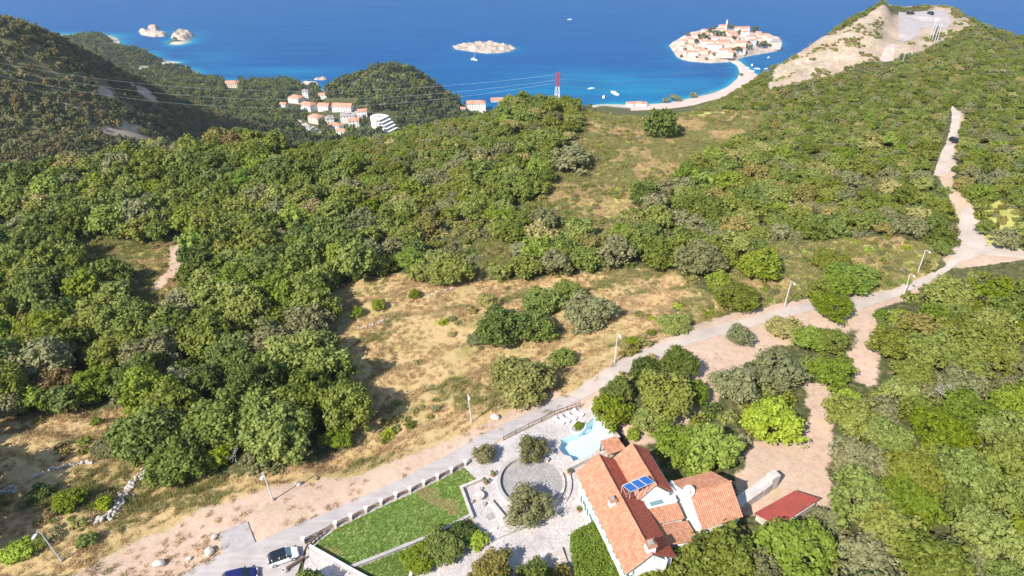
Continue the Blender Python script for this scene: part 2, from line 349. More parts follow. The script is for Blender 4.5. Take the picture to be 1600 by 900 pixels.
M['galv'] = mat('galvanised_metal', (.62,.62,.60), (.5,.5,.49), 3, .4, .5)
M['bark'] = mat('bark', (.16,.13,.10), (.09,.07,.055), 2, .9, .1, .6, .03, 8)
M['shutter'] = mat('teal_shutter', (.05,.22,.19), (.07,.27,.24), 3, .5)
M['rubber'] = mat('rubber', (.02,.02,.02), (.03,.03,.03), 5, .7)
M['redpaint'] = mat('red_paint', (.50,.05,.04), (.42,.05,.04), 2, .5)
def flat(name, c, rough=.4, spec=.5, metal=0, coat=0):
    m, t, b = newmat(name, rough, spec); b.inputs['Base Color'].default_value = (*c, 1); b.inputs['Metallic'].default_value = metal
    b.inputs['Coat Weight'].default_value = coat; return m
M['glass'] = flat('dark_glass', (.012,.016,.022), .06, .8)
M['paleglass'] = flat('windscreen_glass', (.12,.20,.24), .08, .9)
M['whitecar'] = flat('white_car_paint', (.82,.83,.84), .25, .5, 0, .8)
M['navycar'] = flat('navy_car_paint', (.012,.012,.09), .25, .5, 0, .8)
M['darkcar'] = flat('black_car_paint', (.02,.02,.022), .3, .5, 0, .6)
M['silver'] = flat('silver_paint', (.5,.51,.52), .3, .5, .3)
M['lens'] = flat('lamp_lens', (.7,.7,.68), .15, .6)
M['redlens'] = flat('tail_lamp', (.35,.02,.015), .2, .6)
M['boat'] = flat('white_gelcoat', (.85,.86,.86), .25, .5)
M['pv'] = flat('solar_cell', (.02,.10,.33), .12, .8)
M['fabric'] = flat('white_canvas', (.82,.82,.80), .8, .2)
def tilemat(name, cs, scale=.7):
    m, t, b = newmat(name, .85, .15); p = pos(t); at = t.nodes.new('ShaderNodeAttribute'); at.attribute_name = 'v'
    f = math_(t, 'ADD', math_(t, 'MULTIPLY', at.outputs['Fac'], .38), math_(t, 'MULTIPLY', noise(t, scale, 6, p, .7), .62))
    t.links.new(ramp(t, [(.25, cs[0]), (.5, cs[1]), (.8, cs[2])], f), b.inputs['Base Color']); return m
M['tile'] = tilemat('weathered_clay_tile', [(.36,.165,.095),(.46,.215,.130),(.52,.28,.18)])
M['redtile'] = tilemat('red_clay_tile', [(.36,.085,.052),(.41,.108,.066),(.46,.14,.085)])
M['farroof'] = mat('far_clay_roof', (.62,.30,.20), (.50,.21,.13), .15, .9)
M['sand'] = mat('pink_beach_sand', (.62,.47,.40), (.53,.40,.34), .05, .95, .1)
# paving: pale flags with darker joints
m, t, b = newmat('plaza_paving', .85, .2); p = pos(t)
vo = t.nodes.new('ShaderNodeTexVoronoi'); vo.feature = 'DISTANCE_TO_EDGE'; vo.inputs['Scale'].default_value = 1.7; t.links.new(p, vo.inputs['Vector'])
j = math_(t, 'MULTIPLY', vo.outputs['Distance'], 12, True)
cc = ramp(t, [(.3,(.39,.345,.325)),(.5,(.485,.435,.41)),(.7,(.575,.52,.49))], noise(t, .35, 6, p))
cc = mixc(t, noise(t, 5, 3, p), cc, (.48,.43,.40), 'MIX') if False else cc
t.links.new(mixc(t, j, (.33,.29,.27), cc), b.inputs['Base Color']); bump(t, j, .4, .02, b); M['paving'] = m
m, t, b = newmat('circle_cobbles', .9, .15); p = pos(t)
vo = t.nodes.new('ShaderNodeTexVoronoi'); vo.inputs['Scale'].default_value = 3.2; t.links.new(p, vo.inputs['Vector'])
t.links.new(mixc(t, .35, ramp(t, [(.3,(.26,.235,.225)),(.7,(.34,.31,.295))], noise(t, .8, 4, p)), math_(t, 'MULTIPLY', vo.outputs['Distance'], 1.0), 'SOFT_LIGHT'), b.inputs['Base Color'])
bump(t, vo.outputs['Distance'], .5, .03, b); M['cobble'] = m

# ---------------------------------------------------------------- terrain material
m, t, b = newmat('hillside_ground', .95, .08); p = pos(t)
at = t.nodes.new('ShaderNodeAttribute'); at.attribute_name = 'zone'; sp = t.nodes.new('ShaderNodeSeparateColor'); t.links.new(at.outputs['Color'], sp.inputs[0])
at2 = t.nodes.new('ShaderNodeAttribute'); at2.attribute_name = 'zone2'; sp2 = t.nodes.new('ShaderNodeSeparateColor'); t.links.new(at2.outputs['Color'], sp2.inputs[0])
n1 = noise(t, .12, 8, p, .7); n2 = noise(t, .9, 6, p, .65); n3 = noise(t, .04, 5, p)
n4 = noise(t, 4.5, 4, p, .7)
def edge(ch, k=.9):   # ragged zone edge
    a = math_(t, 'ADD', ch, math_(t, 'MULTIPLY', math_(t, 'SUBTRACT', n2, .5), k)); return math_(t, 'MULTIPLY', math_(t, 'SUBTRACT', a, .38), 4, True)
floor_ = ramp(t, [(.35,(.045,.055,.018)),(.52,(.09,.095,.035)),(.68,(.20,.16,.08))], n2)
dry = mixc(t, n1, ramp(t, [(.28,(.25,.19,.075)),(.43,(.44,.33,.145)),(.58,(.56,.43,.21)),(.75,(.66,.51,.29))], n2), ramp(t, [(.40,(.52,.34,.23)),(.52,(.47,.36,.20)),(.64,(.27,.26,.11))], n1))
n5 = noise(t, .22, 7, p, .75)
dry = mixc(t, ramp(t, [(.53,(0,0,0)),(.64,(.65,.65,.65))], n5), dry, ramp(t, [(.3,(.18,.18,.055)),(.7,(.34,.31,.12))], n2))
dry = mixc(t, .30, dry, ramp(t, [(.35,(.15,.11,.05)),(.6,(.70,.55,.34))], n4), 'OVERLAY')
soil = ramp(t, [(.34,(.37,.245,.165)),(.5,(.51,.36,.265)),(.68,(.58,.43,.335))], mixc(t, .55, n2, n4))
soil = mixc(t, ramp(t, [(.52,(0,0,0)),(.66,(.6,.6,.6))], n5), soil, (.44,.36,.20))
scr = ramp(t, [(.32,(.22,.24,.05)),(.46,(.38,.37,.095)),(.60,(.50,.44,.15)),(.78,(.56,.44,.23))], mixc(t, .5, n1, n2))
rock = ramp(t, [(.30,(.20,.15,.10)),(.46,(.36,.27,.19)),(.58,(.47,.38,.29)),(.75,(.55,.48,.41))], mixc(t, .5, n1, n2))
mtn = ramp(t, [(.34,(.07,.075,.028)),(.5,(.14,.125,.055)),(.62,(.23,.18,.105)),(.78,(.32,.27,.20))], mixc(t, .5, n1, n2))
c = mixc(t, edge(sp2.outputs[2], .4), floor_, mtn); c = mixc(t, edge(sp.outputs[0]), c, dry); c = mixc(t, edge(sp.outputs[2]), c, scr); c = mixc(t, edge(sp2.outputs[0], 1.3), c, rock)
c = mixc(t, edge(sp.outputs[1], 1.0), c, soil); c = mixc(t, edge(sp2.outputs[1], 1.2), c, (.50,.44,.38))
t.links.new(c, b.inputs['Base Color']); bump(t, math_(t, 'ADD', math_(t, 'MULTIPLY', n4, .4), n2), .7, .16, b); M['ground'] = m

# ---------------------------------------------------------------- sea
m, t, b = newmat('sea_water', .12, .04); p = pos(t)
at = t.nodes.new('ShaderNodeAttribute'); at.attribute_name = 'shallow'
mp = t.nodes.new('ShaderNodeMapping'); t.links.new(p, mp.inputs[0]); mp.inputs['Scale'].default_value = (.10, .42, 1); mp.inputs['Rotation'].default_value = (0, 0, .12)
w1 = noise(t, .10, 7, mp.outputs[0], .62); w2 = noise(t, .004, 4, mp.outputs[0], .5)
f = math_(t, 'ADD', at.outputs['Fac'], math_(t, 'MULTIPLY', math_(t, 'SUBTRACT', w2, .5), .22))
c = ramp(t, [(0,(.0,.078,.225)),(.12,(.0,.090,.24)),(.35,(.0,.130,.275)),(.65,(.001,.185,.32)),(.88,(.015,.26,.31)),(1,(.20,.33,.30))], f)
c = mixc(t, math_(t, 'MULTIPLY', ramp(t, [(.38,(0,0,0)),(.62,(1,1,1))], mixc(t, .4, w1, noise(t, .035, 5, mp.outputs[0], .6))), .62), c, (0,.050,.185), 'MIX')
t.links.new(c, b.inputs['Base Color']); b.inputs['IOR'].default_value = 1.33; b.inputs['Roughness'].default_value = .35
bump(t, math_(t, 'ADD', w1, math_(t, 'MULTIPLY', noise(t, .35, 4, mp.outputs[0]), .3)), .5, 2.0, b); M['sea'] = m
sx = axis([(-30000,-1500,3000,40),(-1500,-700,40,12),(-700,700,8,8),(700,1500,12,40),(1500,30000,40,3000)])
sy = axis([(450,850,60,20),(850,1500,7,7),(1500,2200,10,40),(2200,60000,60,4000)])
SX, SY = np.meshgrid(sx, sy); V = np.c_[SX.ravel(), SY.ravel(), np.zeros(SX.size)]
ny, nx = SX.shape; ii = np.arange(ny*nx).reshape(ny, nx)
F = np.stack([ii[:-1,:-1], ii[:-1,1:], ii[1:,1:], ii[1:,:-1]], -1).reshape(-1, 4)
me = mesh_np('sea', V, F, [M['sea']], True); sea = obj('sea', me, kind='structure')
Zs = np.where((SX > GX[0]) & (SX < GX[-1]) & (SY < GY[-1]), TH(SX, SY), -8)
sh = np.clip(1+Zs/8, 0, 1)**1.5*.95
def blob(u, v, ru, rv, k, rot=0):
    cx, cy, _ = P(u, v, 0); a = abs(P(u+ru, v, 0)[0]-cx); bb = abs(P(u, v-rv, 0)[1]-cy)
    d = ((SX-cx)/a)**2+((SY-cy)/bb)**2; return k*np.exp(-d)
for q in [(960,138,150,22,.52),(1080,140,70,14,.30),(1010,112,90,14,.16),(870,120,200,20,.20),(760,145,120,12,.16),(440,112,110,7,.50),(330,90,60,14,.40),(300,60,40,12,.40),(250,50,40,9,.45),(620,110,220,14,.10),(760,80,90,12,.18),(770,76,62,6,.35),(1135,85,110,22,.30),(1190,105,40,14,.10)]:
    sh = np.maximum(sh, blob(*q))*1.0 if q[4] > .45 else sh+blob(*q)*.7
# ---------------------------------------------------------------- islands (mounds on the water)
def mound(name, poly, hf, m, n=90, smooth=False, **k):
    """poly: shoreline in world x, y; hf(x, y, d) height from distance d to the shoreline"""
    A = np.array(poly); x = np.linspace(A[:,0].min()-3, A[:,0].max()+3, n); y = np.linspace(A[:,1].min()-3, A[:,1].max()+3, n)
    X, Y = np.meshgrid(x, y); d = np.full(X.shape, 1e9)
    for i in range(len(A)):
        a = A[i]; b2 = A[(i+1) % len(A)]; e = b2-a; tt = np.clip(((X-a[0])*e[0]+(Y-a[1])*e[1])/(e@e), 0, 1)
        d = np.minimum(d, np.hypot(X-a[0]-tt*e[0], Y-a[1]-tt*e[1]))
    ins = inpoly(X, Y, poly); d = np.where(ins, d, -d); Z = np.where(d > 0, hf(X, Y, np.maximum(d, 0)), np.maximum(d*.8, -4))
    V = np.c_[X.ravel(), Y.ravel(), Z.ravel()]; ii = np.arange(n*n).reshape(n, n)
    F = np.stack([ii[:-1,:-1], ii[:-1,1:], ii[1:,1:], ii[1:,:-1]], -1).reshape(-1, 4)
    F = F[(Z.ravel()[F] > -3.9).any(1)]; o = obj(name, mesh_np(name, V, F, [m], smooth), **k)
    return o, (x, y, Z)
def gsamp(g, X, Y):
    x, y, Z = g; i = np.clip(((np.asarray(X)-x[0])/(x[1]-x[0])).astype(int), 0, len(x)-2); j = np.clip(((np.asarray(Y)-y[0])/(y[1]-y[0])).astype(int), 0, len(y)-2)
    ok = (np.asarray(X) > x[0]) & (np.asarray(X) < x[-1]) & (np.asarray(Y) > y[0]) & (np.asarray(Y) < y[-1]); return np.where(ok, Z[j, i], -5)
M['coastrock'] = mat('pale_coast_rock', (.55,.45,.37), (.26,.20,.16), .09, .95, .1, .8, 1.2, .25)
M['islandrock'] = mat('pink_island_rock', (.60,.46,.38), (.36,.27,.21), .07, .95, .1, .7, 1.0, .2)
isl_px = [(1046,71),(1052,80),(1057,88),(1066,93),(1076,95.5),(1095,97.5),(1111,98.5),(1137,97),(1150,93.5),(1162,89.5),(1175,86.5),(1196,83),(1216,79.5),(1222,71),(1221,64),(1205,59),(1180,56),(1140,54),(1100,55),(1070,61),(1060,66)]
isl = [P(u, v, 0)[:2] for u, v in isl_px]; icx, icy = P(1132, 73, 0)[:2]
def isl_h(X, Y, d): 
    core = np.clip(1-(((X-icx)/105)**2+((Y-icy)/75)**2), 0, 1)
    h = 1.5+np.minimum(d*.9, 6)+22*core**.7*np.clip(d/18, 0, 1)
    return h+vnoise(X, Y, 9, 8)*1.3*np.clip(d/4, 0, 1)*(1-core*.6)
island, IG = mound('islet_town_rock', isl, isl_h, M['islandrock'], 110, label='walled rocky islet carrying the old town, joined to the shore by the sand bar', cat='islet')
rk_px = [(707,72),(712,77),(728,79.5),(742,81.5),(760,83.5),(780,83),(797,80.5),(806,76),(800,72.5),(785,70),(765,67),(745,68),(725,70)]
rk = [P(u, v, 0)[:2] for u, v in rk_px]
mound('rocky_islet', rk, lambda X, Y, d: 1+np.minimum(d*.35, 6)+vnoise(X, Y, 8, 9)*2.2*np.clip(d/5, 0, 1)+vnoise(X, Y, 3.5, 10)*1.2*np.clip(d/4, 0, 1)+5*np.exp(-((X+43)**2+(Y-1445)**2)/90), M['coastrock'], 100,
      label='bare pale rocky islet alone in the open sea with a sailing boat in front', cat='islet')
for px_, hh, lab in [([(267,59),(275,63),(290,64),(302,58),(300,52),(290,49),(275,51)], 6, 'larger pale sea rock at the tip of the wooded headland'),
                     ([(231,44),(236,48),(246,47),(248,43),(241,40),(233,41)], 4, 'smaller pale sea stack off the wooded headland'),
                     ([(216,50),(222,55),(240,58),(258,57),(262,54),(240,51),(224,48)], 5, 'low pale rock shelf between the headland and the sea stack')]:
    pw = [P(u, v, 0)[:2] for u, v in px_]
    mound('sea_rock', pw, lambda X, Y, d: 1+np.minimum(d*1.1, hh)+vnoise(X, Y, 7, 12)*3.0+vnoise(X, Y, 3, 15)*1.4*np.clip(d/4, 0, 1), M['coastrock'], 40, label=lab, cat='sea rock')
dd = np.minimum(1e9, 0*SX+1e9)
for pw in (isl, rk):
    A = np.array(pw)
    for i in range(len(A)):
        a = A[i]; e = A[(i+1) % len(A)]-a; tt = np.clip(((SX-a[0])*e[0]+(SY-a[1])*e[1])/(e@e), 0, 1); dd = np.minimum(dd, np.hypot(SX-a[0]-tt*e[0], SY-a[1]-tt*e[1]))
sh = np.maximum(sh, .75*np.exp(-dd/9))
# sand bar and beach
beach_px = [(1141,95),(1152,102),(1156,112),(1152,122),(1138,134),(1115,145),(1085,154),(1050,160),(1015,163),(985,164),(985,176),(1050,173),(1085,168),(1130,156),(1175,148),(1215,130),(1205,122),(1188,118),(1178,112),(1168,104),(1158,96),(1150,91)]
bw = [P(u, v, 1.2)[:2] for u, v in beach_px]
def beach_h(X, Y, d): return .1+np.minimum(d*.12, 1.6)
beach, BG = mound('sand_bar', bw, lambda X, Y, d: np.maximum(beach_h(X, Y, d), np.where(TH(X, Y) > 0, TH(X, Y)+.25, -9)*(TH(X, Y) < 6)), M['sand'], 260, True, kind='structure')
A = np.array(bw); dd = 0*SX+1e9
for i in range(len(A)):
    a = A[i]; e = A[(i+1) % len(A)]-a; tt = np.clip(((SX-a[0])*e[0]+(SY-a[1])*e[1])/(e@e), 0, 1); dd = np.minimum(dd, np.hypot(SX-a[0]-tt*e[0], SY-a[1]-tt*e[1]))
sh = np.maximum(sh, 1.0*np.exp(-(dd/14)**1.2)); sh = np.clip(sh, 0, 1)
a_ = me.attributes.new('shallow', 'FLOAT', 'POINT'); a_.data.foreach_set('value', sh.ravel().astype(np.float32))
# ---------------------------------------------------------------- yard is level
yb = blur(area([YARD]) & (MY < 110), 3); Zt = Zt+(300-Zt)*np.clip(yb*1.3, 0, 1)
HOLES = []
# roads and tracks
sheet('asphalt_road', wpoly([(255,915),(330,873),(400,847),(467,820),(540,788),(612,757),(675,725),(750,682),(800,657),(838,640),(868,624),(888,618),(905,626),(865,645),(785,686),(728,722),(650,760),(600,782),(549,807),(520,819),(481,848),(474,862),(462,915)]), M['road'], .05, wob=.12)
sheet('gravel_track', wpoly([(890,617),(932,588),(978,561),(1013,544),(1062,525),(1112,512),(1200,489),(1260,474),(1330,465),(1390,454),(1450,433),(1480,414),(1493,385),(1498,350),(1503,325),(1518,325),(1530,355),(1545,383),(1600,390),(1680,394),(1680,404),(1600,403),(1540,398),(1500,410),(1460,438),(1400,464),(1340,484),(1270,486),(1200,503),(1130,523),(1080,538),(1012,566),(958,596),(906,627)]), M['gravel'], .04, 1.4, wob=.18)
sheet('gravel_path', wpoly([(1487,165),(1500,175),(1497,205),(1490,235),(1487,262),(1480,274),(1458,274),(1465,250),(1478,225),(1486,195)]), M['gravel'], .05, 1.5, wob=.2)
sheet('driveway_slab', wpoly([(341,834),(387,816),(399,848),(372,862),(349,866)]), M['concrete'], .09)
# knoll car park
CPK = wpoly([(1404,19),(1476,16),(1487,36),(1480,44),(1440,43),(1432,58),(1410,66),(1403,50)])
sheet('parking_area', CPK, M['concrete'], .12, 2.5)
sheet('parking_approach', wpoly([(1375,92),(1385,72),(1398,68),(1396,95),(1383,97)]), M['gravel'], .12, 2)
# pool
pool_px = [(875,687),(905,675),(928,653),(938,651),(958,684),(938,699),(918,714),(896,721),(892,714),(880,710.5),(873,700),(877,694)]
pool = [P(u, v, 300)[:2] for u, v in pool_px]
plaza_px = [(481,850),(470,915),(1010,915),(1010,745),(950,716),(979,701),(924,637),(866,647),(787,689),(729,725),(530,818)]
plaza = [P(u, v, 300)[:2] for u, v in plaza_px]
pl = sheet('paved_terrace', plaza, M['paving'], .09, .8, .4)
bm = bmesh.new(); bm.from_mesh(pl.data)
def clip_hole(bm, poly):
    a = sum(poly[i][0]*poly[(i+1)%len(poly)][1]-poly[(i+1)%len(poly)][0]*poly[i][1] for i in range(len(poly)))
    for i in range(len(poly)):
        p = Vector((*poly[i], 0)); q = Vector((*poly[(i+1) % len(poly)], 0)); e = q-p
        bb = [f for f in bm.faces if min(p.x,q.x)-2 < f.calc_center_median().x < max(p.x,q.x)+2 and min(p.y,q.y)-2 < f.calc_center_median().y < max(p.y,q.y)+2]
        ge = list({g for f in bb for g in list(f.verts)+list(f.edges)})+bb
        bmesh.ops.bisect_plane(bm, geom=ge, dist=1e-4, plane_co=p, plane_no=Vector((e.y, -e.x, 0)))
    kill = [f for f in bm.faces if inpoly(np.array([f.calc_center_median().x]), np.array([f.calc_center_median().y]), poly)[0]]
    bmesh.ops.delete(bm, geom=kill, context='FACES')
clip_hole(bm, pool); bm.to_mesh(pl.data); bm.free()
pcx = sum(p[0] for p in pool)/len(pool); pcy = sum(p[1] for p in pool)/len(pool)
HOLES.append(([(pcx+(x-pcx)*1.35, pcy+(y-pcy)*1.35) for x, y in pool], 2.6))
M['pooltile'] = mat('pale_blue_pool_tile', (.60,.76,.81), (.67,.80,.84), .5, .5)
m, t, b = newmat('pool_water', .03, .5); b.inputs['Base Color'].default_value = (.8,.95,1,1)
tr = t.nodes.new('ShaderNodeBsdfTransparent'); tr.inputs[0].default_value = (.88,.955,.98,1); gl = t.nodes.new('ShaderNodeBsdfGlossy'); gl.inputs['Roughness'].default_value = .05
fr = t.nodes.new('ShaderNodeFresnel'); fr.inputs[0].default_value = 1.33; mx = t.nodes.new('ShaderNodeMixShader'); t.links.new(fr.outputs[0], mx.inputs[0])
bu = t.nodes.new('ShaderNodeBump'); bu.inputs['Strength'].default_value = .3; bu.inputs['Distance'].default_value = .1; t.links.new(noise(t, 3, 3, pos(t)), bu.inputs['Height']); t.links.new(bu.outputs[0], gl.inputs['Normal'])
t.links.new(tr.outputs[0], mx.inputs[1]); t.links.new(gl.outputs[0], mx.inputs[2]); t.links.new(mx.outputs[0], t.nodes['Material Output'].inputs[0]); M['poolwater'] = m
pr = empty('swimming_pool', (pcx, pcy, 300), 0, 'pale blue swimming pool with stepped left rim between the terrace and the house', 'swimming pool')
L = [(x-pcx, y-pcy) for x, y in pool]; n = len(L)
V = [(x, y, .1) for x, y in L]+[(x, y, -1.5) for x, y in L]
mesh_ = mesh_np('basin', V, [tuple(range(n, 2*n))]+[(i, (i+1) % n, n+(i+1) % n, n+i) for i in range(n)], [M['pooltile']]); obj('basin', mesh_, pr)
obj('pool_water', mesh_np('pool_water', [(x, y, -.16) for x, y in L], [tuple(range(n))], [M['poolwater']]), pr)
k = MB()
for i in range(n):
    a, c2 = Vector((*L[i], .11)), Vector((*L[(i+1) % n], .11)); d = (c2-a).normalized(); o_ = Vector((d.y, -d.x, 0))*(1 if sum(L[q][0]*L[(q+1)%n][1]-L[(q+1)%n][0]*L[q][1] for q in range(n)) > 0 else -1)
    k.bar(a+o_*.17-d*.02, c2+o_*.17+d*.02, .30, .06+.003*(i % 3))
k.build('rim', M['stone'], pr)
# lawns
LW = [P(u, v, 300)[:2] for u, v in [(487,858),(500,846),(524,828),(560,811),(595,794),(640,774),(690,750),(725,732),(748,754),(720,766),(733,806),(682,834),(543,890),(522,878)]]
sheet('lawn', LW, M['lawn'], .17, .8, .12, wob=.05, kind='structure')
LW2 = [P(u, v, 300)[:2] for u, v in [(548,893),(684,838),(735,811),(750,830),(700,860),(650,885),(640,912),(572,912)]]
sheet('lower_lawn', LW2, M['lawn'], .15, .8, .12, wob=.05, kind='structure')
def wall(name, pts, w, h, m, label, cat='wall', z=300, coping=None):
    """a wall along world points"""
    b = MB(); c = MB()
    for i in range(len(pts)-1):
        a = Vector((*pts[i], 0)); e = Vector((*pts[i+1], 0)); d = (e-a).normalized(); nn = Vector((d.y, -d.x, 0))*w/2; x = .01*(i % 2)
        q = [a-nn-d*(w/2-x), a+nn-d*(w/2-x), e+nn+d*(w/2-x), e-nn+d*(w/2-x)]; b.prism([(p.x, p.y) for p in q], z-.4, z+h+x*.3)
        if coping: nn = nn*1.3; q = [a-nn-d*(w/2+.04), a+nn-d*(w/2+.04), e+nn+d*(w/2+.04), e-nn+d*(w/2+.04)]; c.prism([(p.x, p.y) for p in q], z+h+.01, z+h+.07+x*.3)
    if not coping: return b.build(name, m, label=label, cat=cat)
    r = empty(name, (*pts[0], z), 0, label, cat); 
    for o_, mm, nm in ((b, m, 'wall_body'), (c, coping, 'coping')): 
        q = o_.build(nm, mm, r); q.data.transform(Matrix.Translation((-pts[0][0], -pts[0][1], -z)))
    return r
P3 = lambda l: [P(u, v, 300)[:2] for u, v in l]
wall('low_wall', P3([(543,891),(612,864),(682,836),(734,808)]), .35, .45, M['darkstone'], 'long low grey wall between the lawn and the lower planting strip', coping=M['concrete'])
wall('garden_wall', P3([(487,860),(521,879),(545,893),(580,912)]), .30, .9, M['concrete'], 'pale garden wall at the lower left end of the lawn', coping=M['white'])
wall('barbecue_wall', P3([(752,752),(721,765),(729,787),(738,811)]), .3, .6, M['stone'], 'L shaped stone wall between the lawn and the round table', coping=M['stone'])
wall('block_wall', P3([(768,788),(786,810)]), .5, .6, M['stone'], 'short stone block wall beside the big olive tree', 'wall')
wall('pool_wall', P3([(887,737),(905,728),(930,717),(950,710)]), .35, .9, M['stone'], 'stone wall between the swimming pool and the house roof', coping=M['stone'])
wall('boundary_wall', P3([(924,637),(945,664),(966,690)]), .35, 1.0, M['stone'], 'pale wall on the far side of the pool against the dark trees', coping=M['stone'])
wall('curved_wall', P3([(640,912),(643,898),(652,888),(668,882)]), .3, .6, M['concrete'], 'curved pale wall end beside the orange soil bed at the bottom edge', coping=M['white'])
wall('path_kerb', P3([(700,876),(760,850),(800,833),(850,813),(890,795)]), .18, .16, M['darkstone'], 'thin straight drain kerb crossing the paved terrace', 'kerb')
wall('entrance_wall', P3([(700,862),(752,838),(775,828)]), .3, .35, M['white'], 'low white edging wall behind the yellow green shrub', 'wall')
# round patio and ring wall
cx, cy = 2.8, 66.0; ring = [(cx+4.75*math.cos(a), cy+4.75*math.sin(a)) for a in np.linspace(0, 2*math.pi, 49)[:-1]]
sheet('round_patio', [(cx+4.5*math.cos(a), cy+4.5*math.sin(a)) for a in np.linspace(0, 2*math.pi, 41)[:-1]], M['cobble'], .15, .8, .1, lower=False)
r = empty('ring_wall', (cx, cy, 300), 0, 'low curved stone wall around the grey round patio', 'wall')
def arc(parent, name, a0, a1, r0, r1, z0, z1, m, n=30):
    b = MB(); A = [math.radians(a0+(a1-a0)*i/n) for i in range(n+1)]; V = []
    for a in A: V += [(r0*math.cos(a), r0*math.sin(a), z0), (r1*math.cos(a), r1*math.sin(a), z0), (r1*math.cos(a), r1*math.sin(a), z1), (r0*math.cos(a), r0*math.sin(a), z1)]
    F = [(0,1,2,3), (4*n+3,4*n+2,4*n+1,4*n)]
    for i in range(n): 
        for k in range(4): F.append((4*i+k, 4*i+4+k, 4*i+4+(k+1) % 4, 4*i+(k+1) % 4))
    return b.add(V, F).build(name, m, parent)
arc(r, 'left_arc', 55, 235, 4.55, 4.95, -.2, .62, M['stone']); arc(r, 'right_arc', -62, 20, 4.55, 4.95, -.2, .5, M['stone'])
arc(r, 'coping', 55.4, 234.6, 4.5, 5.0, .63, .69, M['concrete']); arc(r, 'outer_bench', -35, 28, 5.5, 5.9, -.2, .45, M['stone'])
for k_, (u, v, lab) in enumerate([(812,752,'round dark lid in the left middle of the grey round patio'),(826,760,'small dark post standing near the centre of the grey round patio')]):
    x, y, _ = P(u, v, 300); b = MB().tube([(0,0,.1),(0,0,.2 if k_ == 0 else .9)], .16 if k_ == 0 else .07, 12); o = b.build('drain_lid' if k_ == 0 else 'bollard', M['darkstone' if k_ == 0 else 'iron'], None, (x, y, 300)); tag(o, lab, 'lid' if k_ == 0 else 'post')
x, y, _ = P(749, 779, 300); tb = empty('stone_table', (x, y, 300), 0, 'round stone table in the walled corner beside the lawn', 'table')
MB().tube([(0,0,.72),(0,0,.82)], .75, 24).build('table_top', M['stone'], tb); MB().tube([(0,0,.1),(0,0,.72)], [.28,.2], 12).build('leg', M['darkstone'], tb)
for i, (u, v) in enumerate([(738,786),(757,790),(752,766)]):
    x, y, _ = P(u, v, 300); s = MB().tube([(0,0,.08),(0,0,.45)], [.22,.25], 12).build('stone_stool', M['darkstone'], None, (x, y, 300))
    tag(s, ['stone stool left of the round stone table','stone stool on the near side of the round stone table','stone stool on the far side of the round stone table'][i], 'stool', 'stools around the stone table')
x, y, _ = P(766, 808, 300); tag(MB().box(-.5,.5,-.5,.5,.1,.16).build('manhole_cover', M['darkstone'], None, (x, y, 300), .5), 'square grey cover set in the pale paving by the walled corner', 'cover')
# roadside fence: stone pillars with dark rails
pil = [(475,849),(525,824),(549,812.5),(572.5,801),(596,789.5),(619,779),(641,770),(662.5,759.5),(684,749.5),(705.5,739.5),(727,728)]
pw = [P(u, v, 300)[:2] for u, v in pil]
fr_ = empty('roadside_fence', (*pw[0], 300), 0, 'fence of pale stone pillars and dark rails between the road and the lawn', 'fence')
def loc(p, z=0): return (p[0]-pw[0][0], p[1]-pw[0][1], z)
b0 = MB().box(-.2,.2,-.2,.2,-.1,1.05).build('pillar', M['stone'], fr_, loc(pw[0])); c0 = MB().box(-.26,.26,-.26,.26,1.06,1.14).build('pillar_cap', M['white'], b0)
for p in pw[1:]:
    q = b0.copy(); C.objects.link(q); q.parent = fr_; q.location = loc(p); w = c0.copy(); C.objects.link(w); w.parent = q
for i in range(len(pw)-1):
    for z in (.35, .62, .88):
        MB().bar(loc(pw[i], z), loc(pw[i+1], z), .07, .09).build('rail', M['wood'], fr_)
    MB().bar(loc(pw[i], .1), loc(pw[i+1], .1), .25, .32).build('kerb', M['concrete'], fr_)
# terrace railing
ra = [P(u, v, 300)[:2] for u, v in [(787,690),(806,680),(826,670),(846,660),(866,650),(886,643),(906,637)]]
rr = empty('terrace_railing', (*ra[0], 300), 0, 'dark iron railing along the road side of the pool terrace', 'railing')
for i, p in enumerate(ra): MB().box(-.05,.05,-.05,.05,0,1.15).build('post', M['iron'], rr, (p[0]-ra[0][0], p[1]-ra[0][1], .05))
for i in range(len(ra)-1):
    a, c2 = [(p[0]-ra[0][0], p[1]-ra[0][1]) for p in (ra[i], ra[i+1])]
    for z in (.3, 1.1): MB().bar((*a, z), (*c2, z), .06).build('rail', M['iron'], rr)
    for q in range(1, 8):
        f = q/8; x, y = a[0]+(c2[0]-a[0])*f, a[1]+(c2[1]-a[1])*f; MB().bar((x, y, .3), (x, y, 1.1), .03).build('baluster', M['iron'], rr)
    MB().bar((*a, .08), (*c2, .08), .3, .3).build('kerb', M['stone'], rr)
# timber lattice gate by the lawn corner
g = [P(u, v, 300)[:2] for u, v in [(482,858),(505,838)]]; gr = empty('timber_gate', (*g[0], 300), math.atan2(g[1][1]-g[0][1], g[1][0]-g[0][0]), 'dark weathered timber hurdle in the lawn corner beside the white car', 'gate')
Lg = math.hypot(g[1][0]-g[0][0], g[1][1]-g[0][1])
for i in range(5): MB().bar((i*Lg/4, 0, 0), (i*Lg/4, 0, 1.3), .1).build('post', M['wood'], gr)
for z in (.3, .7, 1.1): MB().bar((0, .07, z), (Lg, .07, z), .06, .1).build('rail', M['wood'], gr)
MB().bar((0, .14, .2), (Lg, .14, 1.2), .05, .08).build('brace', M['wood'], gr)
